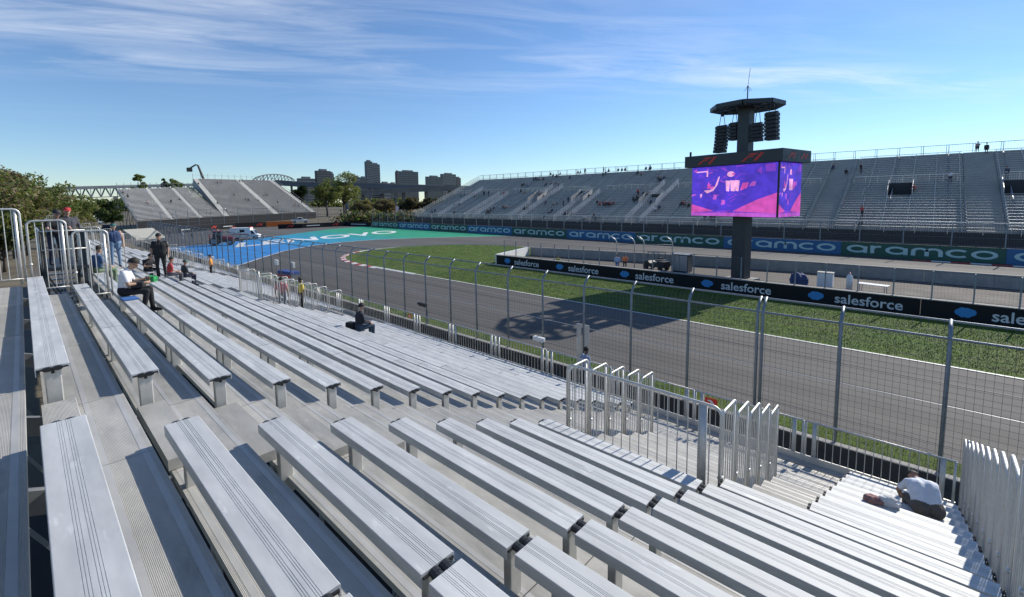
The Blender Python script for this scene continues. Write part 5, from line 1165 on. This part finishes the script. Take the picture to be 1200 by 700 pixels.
def body_mesh(pose, shirt, pants, skin, shoes, voxel, sleeve='short', bulk=1.0, legs_bare=False, lower=None):
    key = (pose, shirt, pants, skin, shoes, voxel, sleeve, bulk, legs_bare)
    if key in _body: return _body[key]
    P = POSES[pose]; V = lambda k: Vector(P[k]); prim = []
    def cap(p, q, r0, r1, m): prim.append((Vector(p), Vector(q), r0, r1, m))
    pel, che, nec, hea = V('pel'), V('che'), V('nec'), V('hea'); up = (che-pel).normalized(); side = Vector((0, 1, 0)); fw_d = side.cross(up).normalized()
    b = bulk
    for s in (-1, 1):
        cap(pel+side*s*.075*b, pel+side*s*.07*b+up*.05, .105*b, .105*b, 1); cap(pel+side*s*.06*b+up*.10, che+side*s*.085, .105*b, .115*b, 0)
    cap(pel+up*.1+fw_d*.02*b, che+fw_d*.02, .10*b, .10*b, 0)
    cap(che+side*-.12+up*.07, che+side*.12+up*.07, .085, .085, 0)
    cap(che+up*.10, nec, .075, .055, 0); cap(nec-(hea-nec)*.15, hea, .052, .055, 2)
    hd = (hea-nec).normalized(); fx = side.cross(hd).normalized()
    cap(hea+hd*.035, hea-hd*.03+fx*.012, .082, .068, 2); cap(hea+hd*.04-fx*.02, hea+hd*.05-fx*.01, .088, .085, 2)
    cap(hea-hd*.055+fx*.045, hea-hd*.045+fx*.03, .040, .045, 2)                      # jaw
    cap(hea+hd*.005+fx*.088, hea-hd*.02+fx*.098, .010, .014, 2)                       # nose
    for s in (-1, 1): cap(hea+side*s*.082+hd*.01, hea+side*s*.085-hd*.025, .014, .012, 2)   # ears
    for k, s in (('aL', 1), ('aR', -1)):
        a, e, w_ = (Vector(x) for x in P[k]); m2 = 0 if sleeve == 'long' else 2
        cap(a, a.lerp(e, .68), .062, .055, 0 if sleeve != 'none' else 2); cap(a.lerp(e, .6), e, .047, .040, m2); cap(e, w_, .041, .029 if m2 else .036, m2)
        d = (w_-e).normalized(); inw = Vector((0, -s, 0)); cap(w_+d*.02, w_+d*.075, .030, .034, 2)
        nrm = d.cross(inw).normalized()
        for j in range(4):
            base = w_+d*.085+nrm*(j-1.5)*.019; ln = (.062, .072, .068, .052)[j]; mid = base+d*ln*.55+inw*.012; cap(base, mid, .0095, .009, 2); cap(mid, mid+d*ln*.35+inw*.028, .009, .0075, 2)
        tb = w_+d*.03+nrm*-.032; cap(tb, tb+d*.03-nrm*.018+inw*.012, .012, .010, 2); cap(tb+d*.03-nrm*.018+inw*.012, tb+d*.06-nrm*.014+inw*.03, .010, .008, 2)
    for k in ('lL', 'lR'):
        h, kn, an_ = (Vector(x) for x in P[k]); cap(h, kn, .088*b, .062, 1); m3 = 2 if legs_bare else 1; cap(kn, kn.lerp(an_, .35), .060, .060, m3); cap(kn.lerp(an_, .35), an_, .058 if not legs_bare else .052, .047 if not legs_bare else .036, m3)
        cap(an_+Vector((-.03, 0, -.045)), an_+Vector((.06, 0, -.05)), .042, .042, 3); cap(an_+Vector((.06, 0, -.052)), an_+Vector((.15, 0, -.058)), .042, .034, 3)
    mb = MB()
    for p, q, r0, r1, m_ in prim: capsule(mb, p, q, r0, r1, 8)
    me = mb.mesh('tmp', cmat(skin)); to = bpy.data.objects.new('tmp', me); col.objects.link(to)
    md = to.modifiers.new('r', 'REMESH'); md.mode = 'VOXEL'; md.voxel_size = voxel; md.use_smooth_shade = True
    sm = to.modifiers.new('s', 'SMOOTH'); sm.factor = .5; sm.iterations = 2
    dg = bpy.context.evaluated_depsgraph_get(); res = bpy.data.meshes.new_from_object(to.evaluated_get(dg)); bpy.data.objects.remove(to); bpy.data.meshes.remove(me)
    res.name = 'body'; res.materials.clear()
    for c in (shirt, pants, skin, shoes): res.materials.append(cmat(c, .8 if c != skin else .55))
    n = len(res.polygons); C = np.empty(n*3); res.polygons.foreach_get('center', C); C = C.reshape(-1, 3); best = np.full(n, 1e9); mi = np.zeros(n, int)
    for p, q, r0, r1, m_ in prim:
        d = np.array(q-p); l2 = d@d+1e-9; t_ = np.clip(((C-np.array(p))@d)/l2, 0, 1); ds = np.linalg.norm(C-(np.array(p)+t_[:, None]*d), axis=1)-(r0+(r1-r0)*t_)
        m_ok = ds < best; best[m_ok] = ds[m_ok]; mi[m_ok] = m_
    res.polygons.foreach_set('material_index', mi.tolist()); res.polygons.foreach_set('use_smooth', [True]*n); res.update()
    _body[key] = res; return res
def head_frame(pose):
    P = POSES[pose]; hea, nec = Vector(P['hea']), Vector(P['nec']); hd = (hea-nec).normalized(); fx = Vector((0, 1, 0)).cross(hd).normalized(); return hea, hd, fx
def cap_part(pose, me_mb):          # local head coords (x forward, y side, z up) -> pose
    hea, hd, fx = head_frame(pose); mx = Matrix((fx, Vector((0, 1, 0)), hd)).transposed().to_4x4(); mx.translation = hea; me_mb.transform(mx); return me_mb
def hair_mesh(pose, c, long=False):
    mb = MB(); seg, rings = 14, 8; vs, fs = [], []
    for i in range(rings+1):
        a = math.pi*.62*i/rings
        for j in range(seg):
            b = 2*math.pi*j/seg; back = .5-.5*math.cos(b); aa = a*(.62+.38*back*(1.25 if long else 1.05)); r = (.107, .097, .118)
            w_ = 1+.03*math.sin(7*b+3*a); vs.append((r[0]*math.sin(aa)*math.cos(b)*w_-.012, r[1]*math.sin(aa)*math.sin(b)*w_, r[2]*math.cos(aa)*w_+.035))
    for i in range(rings):
        for j in range(seg): fs.append((i*seg+j, (i+1)*seg+j, (i+1)*seg+(j+1) % seg, i*seg+(j+1) % seg))
    mb.add(vs, fs); me = mb.mesh('hair', cmat(c, .7), True); return cap_part(pose, me)
def hat_mesh(pose, c, c2=None):
    mb = MB(); seg, rings = 14, 5; vs, fs = [], []
    for i in range(rings+1):
        a = math.pi*.5*i/rings
        for j in range(seg): b = 2*math.pi*j/seg; vs.append((.108*math.sin(a)*math.cos(b)-.006, .099*math.sin(a)*math.sin(b), .095*math.cos(a)+.052))
    for i in range(rings):
        for j in range(seg): fs.append((i*seg+j, (i+1)*seg+j, (i+1)*seg+(j+1) % seg, i*seg+(j+1) % seg))
    mb.add(vs, fs); n = 8; vs, fs = [], []
    for j in range(n+1):
        b = R(-62+124*j/n); vs += [(.098*math.cos(b), .094*math.sin(b), .060), (.098*math.cos(b)+.078*math.cos(b*.6), .092*math.sin(b), .048)]
    for j in range(n): fs.append((2*j, 2*j+1, 2*j+3, 2*j+2))
    mb.add(vs, fs); return cap_part(pose, mb.mesh('cap', cmat(c, .7), True))
def eyes(pose, parent, shades=False):
    mb = MB()
    for s in (-1, 1): mb.ell((.082, s*.031, .008), (.012, .022 if shades else .012, .014 if shades else .007), 8, 5)
    if shades: mb.bar((.088, -.03, .012), (.088, .03, .012), .006, .006); mb.bar((.08, -.05, .012), (.0, -.085, .015), .005, .005); mb.bar((.08, .05, .012), (.0, .085, .015), .005, .005)
    obj('sunglasses' if shades else 'eyes', cap_part(pose, mb.mesh('eyes', 'speaker')), parent)
    if not shades: obj('mouth', cap_part(pose, MB().ell((.083, 0, -.055), (.008, .024, .005), 8, 5).mesh('mouth', cmat((.25, .09, .08)))), parent)
def person(label, loc, rz, pose, shirt, pants, skin=SKIN, hair=(.02, .015, .012), hat=None, shoes=(.03, .03, .03), voxel=.022, sleeve='short', bulk=1.0, legs_bare=False, shades=False, scale=1.0, group=None, long_hair=False):
    t = thing('person', label, 'person', loc, rz, group=group); t.scale = (scale,)*3
    obj('body', body_mesh(pose, shirt, pants, skin, shoes, voxel, sleeve, bulk, legs_bare), t)
    obj('hair', hair_mesh(pose, hair, long_hair), t)
    if hat: obj('cap', hat_mesh(pose, hat), t)
    eyes(pose, t, shades); return t
BL = (.012, .013, .016); NAVY = (.018, .024, .05); WHT = (.72, .72, .72)
def on_bench(k, y, dx=.10): return (XK(k)+dx, y, FOOT(k))
# seated man in a white jersey with sunglasses and phone
p1 = person('seated man in a white striped jersey and sunglasses looking at his phone', on_bench(2, 14.0), R(-18), 'phone', (.74, .74, .76), BL, (.38, .23, .15), voxel=.016, shades=True, scale=1.08)
mb = MB()
for s in (-1, 1):
    for j in range(3): mb.bar((.00+.035*j, s*.10, .985-.004*j), (.02+.035*j, s*.225, .955-.01*j), .012, .03)
obj('sleeve_stripes', mb.mesh('sleeve_stripes', cmat(NAVY)), p1)
obj('phone', bevel_mesh(MB().box(-.008, .008, -.04, .04, -.075, .075).mesh('phone', 'speaker'), .006), thing('mobile_phone', 'dark mobile phone held by the man in the white jersey', 'phone', (XK(2)+.52, 13.83, FOOT(2)+.83), R(-18)))
t = thing('shoulder_bag', 'black shoulder bag on the lap of the man in the white jersey', 'bag', (XK(2)+.36, 13.86, FOOT(2)+.65), R(-18)); obj('pouch', bevel_mesh(MB().box(-.13, .13, -.17, .17, 0, .15).mesh('pouch', cmat((.02, .02, .022))), .05, 3), t); obj('strap', MB().tube([(-.1, -.15, .12), (-.2, -.1, .3), (-.2, .1, .3), (-.1, .15, .12)], .012, 6).mesh('strap', cmat((.03, .03, .03))), t)
bpy.data.objects['phone'].name = 'case'
thing('seat_cushion', 'flat blue printed seat cushion beside the man in the white jersey', 'cushion', (XK(2)+.12, 13.40, SEAT(2)), R(4), me=bevel_mesh(MB().box(-.14, .14, -.20, .20, .002, .035).mesh('seat_cushion', cmat((.04, .14, .38))), .012))
# standing man in black
person('standing man in black shirt, trousers and cap with one hand on hip', (XK(5)+.12, 22.9, SEAT(5)), R(-105), 'stand', BL, BL, (.40, .24, .17), hat=BL, voxel=.022, bulk=1.22, scale=1.04)
person('seated man in black bowed over his phone beside a green bag', on_bench(5, 25.8), R(-60), 'phone', BL, BL, (.42, .26, .19), voxel=.024, hat=BL)
thing('green_bag', 'bright green bag lying on the bench beside the man in black', 'bag', (XK(4)+.12, 20.2, SEAT(4)), 0, me=heap('tmp_heap', 'x', 'bag', (0, 0, 0), (.02, .26, .08), (.17, .32, .17), 8).data); bpy.data.objects.remove(bpy.data.objects['tmp_heap'])
person('standing man in a dark blue shirt, jeans and teal cap', (XK(3)+.30, 23.9, SEAT(3)-.05), R(-85), 'stand', (.025, .055, .14), (.16, .25, .38), (.45, .28, .20), hat=(.03, .12, .12), voxel=.022, bulk=1.22, sleeve='none')
person('seated woman in blue top turned away behind the third guard panel', on_bench(2, 19.6), R(20), 'sit', (.04, .10, .22), (.16, .22, .13), (.45, .28, .2), voxel=.026)
person('man in black cap leaning on the stair landing rail', (0.62, 19.5, 5.38), R(-70), 'lean', BL, NAVY, (.45, .27, .2), hat=(.02, .02, .025), voxel=.026, scale=1.0)
person('man in red cap and grey jacket on the stair landing', (0.98, 20.2, 5.38), R(-80), 'stand', (.07, .07, .085), BL, (.45, .27, .2), hat=(.45, .03, .03), voxel=.026, sleeve='long', scale=1.0)
person('person in dark hooded jacket seated past the man in black', on_bench(7, 26.4), R(10), 'sit', (.03, .035, .045), NAVY, hair=(.05, .05, .06), voxel=.026, sleeve='long', hat=(.06, .16, .13))
person('seated person in a red top beside the standing man in black', on_bench(6, 25.4), R(0), 'sit', (.42, .05, .05), (.10, .1, .12), voxel=.026)
person('marshal in orange and yellow vest at the third stairway', (XK(12)+.3, 37.6, FOOT(12)), R(160), 'stand', (.75, .30, .06), BL, voxel=.026, hair=(.02, .02, .02))
person('steward in yellow and orange vest standing in the second stairway', (XK(12)+.35, 22.3, FOOT(12)), R(175), 'stand', (.80, .60, .05), BL, (.1, .06, .045), voxel=.024, hair=(.01, .01, .01))
person('person in a pink top walking inside the second stairway', (XK(11)+.3, 22.7, FOOT(11)-.2), R(60), 'stand', (.55, .22, .22), (.2, .2, .22), voxel=.026)
p = person('man in dark jacket and cap sitting alone on the lower benches', on_bench(11, 15.0, .12), R(-8), 'sit', (.014, .017, .028), (.03, .055, .09), (.48, .30, .22), hat=(.018, .02, .026), voxel=.018, sleeve='long', bulk=1.15, scale=1.1)
t = thing('backpack', 'black backpack on the bench behind the man in the dark jacket', 'backpack', (XK(11)+.05, 15.42, SEAT(11)), R(15)); obj('pack', bevel_mesh(MB().box(-.14, .14, -.22, .22, 0, .24).mesh('pack', cmat(BL)), .07, 3), t); obj('pocket', bevel_mesh(MB().box(.12, .17, -.15, .15, .02, .16).mesh('pocket', cmat(BL)), .02), t)
person('man in pale blue checked shirt standing below the front guard rail', (13.75, 9.05, 0.0), R(-20), 'stand', (.26, .33, .47), (.05, .06, .09), (.12, .075, .055), voxel=.022, sleeve='long', hair=(.01, .01, .01), scale=1.0)
p = person('person in white shirt and brown trousers bent right over on the lower bench', (XK(14)+.12, -0.28, FOOT(14)), R(22), 'bent', (.66, .70, .78), (.115, .098, .085), (.35, .2, .14), voxel=.016, bulk=1.32, hair=(.012, .01, .01), long_hair=True)
t = thing('water_bottle_bag', 'clear plastic bag with a reddish bundle lying on the bench beside the bent person', 'bag', (XK(13)+.14, .42, SEAT(13)), R(10))
hm = heap('tmp_heap', 'x', 'bag', (0, 0, 0), (.30, .16, .15), (.10, .14, .10), 5); obj('bundle', hm.data, t); bpy.data.objects.remove(hm)
hm = heap('tmp_heap', 'x', 'bag', (0, 0, 0), (.62, .63, .66), (.07, .16, .13), 6); obj('bag', hm.data, t, (.02, -.20, 0)); bpy.data.objects.remove(hm)
# marshals in the infield
person('marshal in white and blue overalls standing in the infield yard', (39.4, 22.3, 0), R(30), 'stand', (.45, .55, .72), (.10, .18, .40), voxel=.03, sleeve='long', hat=NAVY)
person('marshal in orange vest beside the hooked gate posts', (40.2, 21.9, 0), R(200), 'stand', (.85, .22, .07), NAVY, voxel=.03, hat=NAVY)
person('person in yellow top crouched behind the black infield wall', (37.4, 28.0, 0.12), R(180), 'sit', (.65, .55, .12), BL, voxel=.03)
for i, (u, v, c, lab) in enumerate([(199, 279, (.08, .09, .12), 'marshal in dark overalls at the left edge of the blue paint'), (214, 281, (.55, .57, .6), 'marshal in pale shirt on the blue paint'), (226, 283, (.06, .07, .1), 'marshal in navy overalls near the recovery tractor'), (237, 283, (.10, .10, .12), 'marshal in charcoal overalls left of the recovery tractor'), (246, 285, (.4, .08, .1), 'marshal in red overalls before the recovery tractor'), (395, 259.5, (.75, .25, .05), 'marshal in orange by the boards right of the pickup')]):
    q = at_z(u, v); person(lab, (q.x, q.y, 0), R(200+40*i), 'stand', c, c, voxel=.05, sleeve='long', hat=(.5, .5, .5) if i % 2 else (.5, .05, .05), group='marshals at the hairpin')
# ---- spectators on the far stands (shared meshes)
COMBO = [((.03, .03, .035), (.02, .02, .03), 'dark'), ((.05, .06, .10), (.03, .04, .06), 'navy'), ((.60, .60, .60), (.05, .06, .09), 'white'), ((.40, .05, .05), (.03, .03, .04), 'red'), ((.30, .22, .20), (.05, .05, .06), 'brown'), ((.22, .28, .36), (.06, .07, .1), 'blue')]
hairs = {}
def zone(x, y):
    k = (x-FX0)/FRUN/FROWS; r_ = 'top rows' if k > .72 else 'upper rows' if k > .5 else 'middle rows' if k > .25 else 'lowest rows'
    z_ = 'beside the wide stairway opening' if y < 5 else 'right of the video tower' if y < 20 else 'behind the video screen' if y < 36 else 'above the hooked gate posts' if y < 48 else 'above the marshal yard' if y < 62 else 'above the white wedge wall' if y < 76 else 'near the end railing'
    return '%s of the shaded grandstand %s' % (r_, z_)
def spectator(loc, rz, pose, ci, where, group):
    if where == 'opposite grandstand': where = zone(loc[0], loc[1])
    sh, pa, nm = COMBO[ci]; t = thing('person', '%s %s-clothed spectator, %s' % ('standing' if pose in ('stand', 'arm_up') else 'seated', nm, where), 'person', loc, rz, group=group)
    obj('body', body_mesh(pose, sh, pa, SKIN, (.03, .03, .03), .06, 'long' if ci < 2 else 'short', 1.12), t)
    if pose not in hairs: hairs[pose] = hair_mesh(pose, (.02, .016, .014))
    obj('hair', hairs[pose], t)
def far_spec(u, v, pose, ci):
    d = ray(u, v); zoff = FZ0+(.43 if pose == 'stand' else .9)     # aim at mid body
    # solve z = FZ0+FSL*(x-FX0)+h
    h = .95 if pose in ('stand', 'arm_up') else .75; tt = (FZ0-FSL*FX0+h-GROUND)/(d.z-FSL*d.x); q = d*tt
    k = max(0, min(FROWS-1, round((q.x-FX0-.42)/FRUN))); 
    if pose == 'sit': spectator((FX0+k*FRUN+.42, q.y, FZ0+k*FRUN*FSL), math.pi+random.uniform(-.5, .5), 'sit', ci, 'opposite grandstand', 'spectators on the opposite grandstand')
    else: spectator((FX0+k*FRUN+.14, q.y, FZ0+k*FRUN*FSL), math.pi+random.uniform(-1, 1), pose, ci, 'opposite grandstand', 'spectators on the opposite grandstand')
SP = [(1145, 164, 'arm_up', 4), (1156, 172, 'stand', 0), (1180, 201, 'stand', 1), (1114, 205, 'stand', 2), (1071, 219, 'sit', 3), (1009, 196, 'stand', 0), (992, 199, 'sit', 0), (977, 194, 'sit', 1), (1010.5, 245, 'stand', 3), (1008.5, 262, 'sit', 0),
 (628, 208, 'sit', 0), (632, 208, 'sit', 4), (626, 209, 'sit', 1), (652, 199, 'sit', 0), (653, 205, 'sit', 0), (649, 204, 'sit', 1), (668, 207, 'sit', 1), (614, 215, 'sit', 0), (640, 215, 'sit', 0), (647, 213, 'sit', 4), (653, 213, 'sit', 4), (655, 217, 'sit', 1), (615.5, 224, 'sit', 4),
 (633, 227, 'stand', 4), (638, 229, 'sit', 0), (640, 236, 'sit', 1), (650, 237, 'sit', 4), (662, 236, 'stand', 0), (667, 233, 'stand', 1), (615, 243, 'sit', 0), (639, 252, 'sit', 0), (643, 247, 'sit', 4), (646, 246, 'sit', 1), (665, 250, 'sit', 0), (669, 250, 'sit', 4), (686, 254, 'sit', 2), (686, 226, 'sit', 2), (691, 228, 'sit', 0), (699, 253, 'sit', 1), (703, 252, 'sit', 5),
 (704, 237, 'sit', 3), (707, 238, 'sit', 0), (710, 237, 'sit', 3), (713, 238, 'sit', 0), (716, 237, 'sit', 3), (700, 190, 'stand', 0), (695, 189, 'sit', 3), (714, 194, 'stand', 1), (719, 195, 'sit', 0), (706, 204, 'sit', 0), (729, 195, 'sit', 1), (733, 195, 'sit', 4), (748, 201, 'sit', 0), (769, 190, 'sit', 0), (771, 189, 'sit', 1), (773, 209, 'sit', 0), (775, 209, 'sit', 1), (770, 217, 'sit', 0), (749, 224, 'stand', 3), (755, 225, 'sit', 0), (757, 226, 'sit', 1), (743, 231, 'sit', 0), (747, 232, 'sit', 0), (763, 235, 'sit', 1), (768, 243, 'sit', 2), (798, 238, 'sit', 0), (800, 238, 'sit', 3), (808, 239, 'sit', 0), (826, 254, 'sit', 1), (833, 254, 'sit', 0), (838, 254, 'sit', 0),
 (540, 228, 'sit', 1), (552, 227, 'stand', 4), (556, 229, 'sit', 4), (568, 226, 'stand', 0), (573, 226, 'stand', 0), (591, 227, 'stand', 3), (534, 238, 'sit', 0), (532, 248, 'sit', 1), (575, 245, 'sit', 0), (579, 243, 'sit', 1), (571, 248, 'sit', 0), (589, 242, 'sit', 0), (593, 242, 'sit', 4), (510, 246, 'sit', 0), (505, 250, 'sit', 0), (612, 216, 'sit', 0), (632, 226, 'stand', 1)]
for a in SP: far_spec(*a)
rg_ = random.Random(11)
for (u_, v_, ps_, ci_) in SP:
    if ps_ == 'sit' and u_ < 845 and rg_.random() < .6: far_spec(u_+rg_.choice((-4, -3, 3, 4, 5)), v_+rg_.uniform(-2.5, 1.5), 'sit', rg_.choice((0, 0, 1, 1, 4, 5, 2)))
def hair_spec(u, v, ci, pose='sit'):
    # on the hairpin stand: find the point on the two bilinear slopes nearest the sight line
    d = ray(u, v).normalized(); o0 = Vector((0, 0, GROUND)); best = None
    for (F0, F1, B0, B1) in ((Fp[0], Fp[1], Bp[0], Bp[1]), (Fp[1], Fp[2], Bm2, Bp[2])):
        for i in range(41):
            for j in range(33):
                q = F0.lerp(F1, i/40).lerp(B0.lerp(B1, i/40), j/32)+Vector((0, 0, .6)); e = (q-o0)-d*(q-o0).dot(d)
                if best is None or e.length < best[0]: best = (e.length, q)
    q = best[1]; spectator((q.x, q.y, q.z-.62), R(-60)+random.uniform(-.6, .6), pose, ci, ('lower' if q.z < 7 else 'middle' if q.z < 11 else 'top')+' rows of the sunlit hairpin grandstand', 'spectators on the hairpin grandstand')
for a in [(145, 226, 0), (149, 231, 0), (173, 237, 4), (200, 220, 2), (201, 237, 0), (209, 234, 0), (230, 217, 0), (255, 214, 1), (259, 214, 4), (281, 213, 0), (284, 212, 1), (307, 211, 0), (274, 228, 1), (255, 238, 0), (287, 234, 0), (290, 234, 1), (292, 234, 0), (303, 235, 0), (310, 228, 4), (312, 228, 0), (325, 237, 0), (346, 241, 0), (350, 241, 0), (353, 238, 1), (320, 244, 1), (324, 244, 4), (264, 245, 2), (203, 257, 5), (345, 242, 4)]: hair_spec(*a)
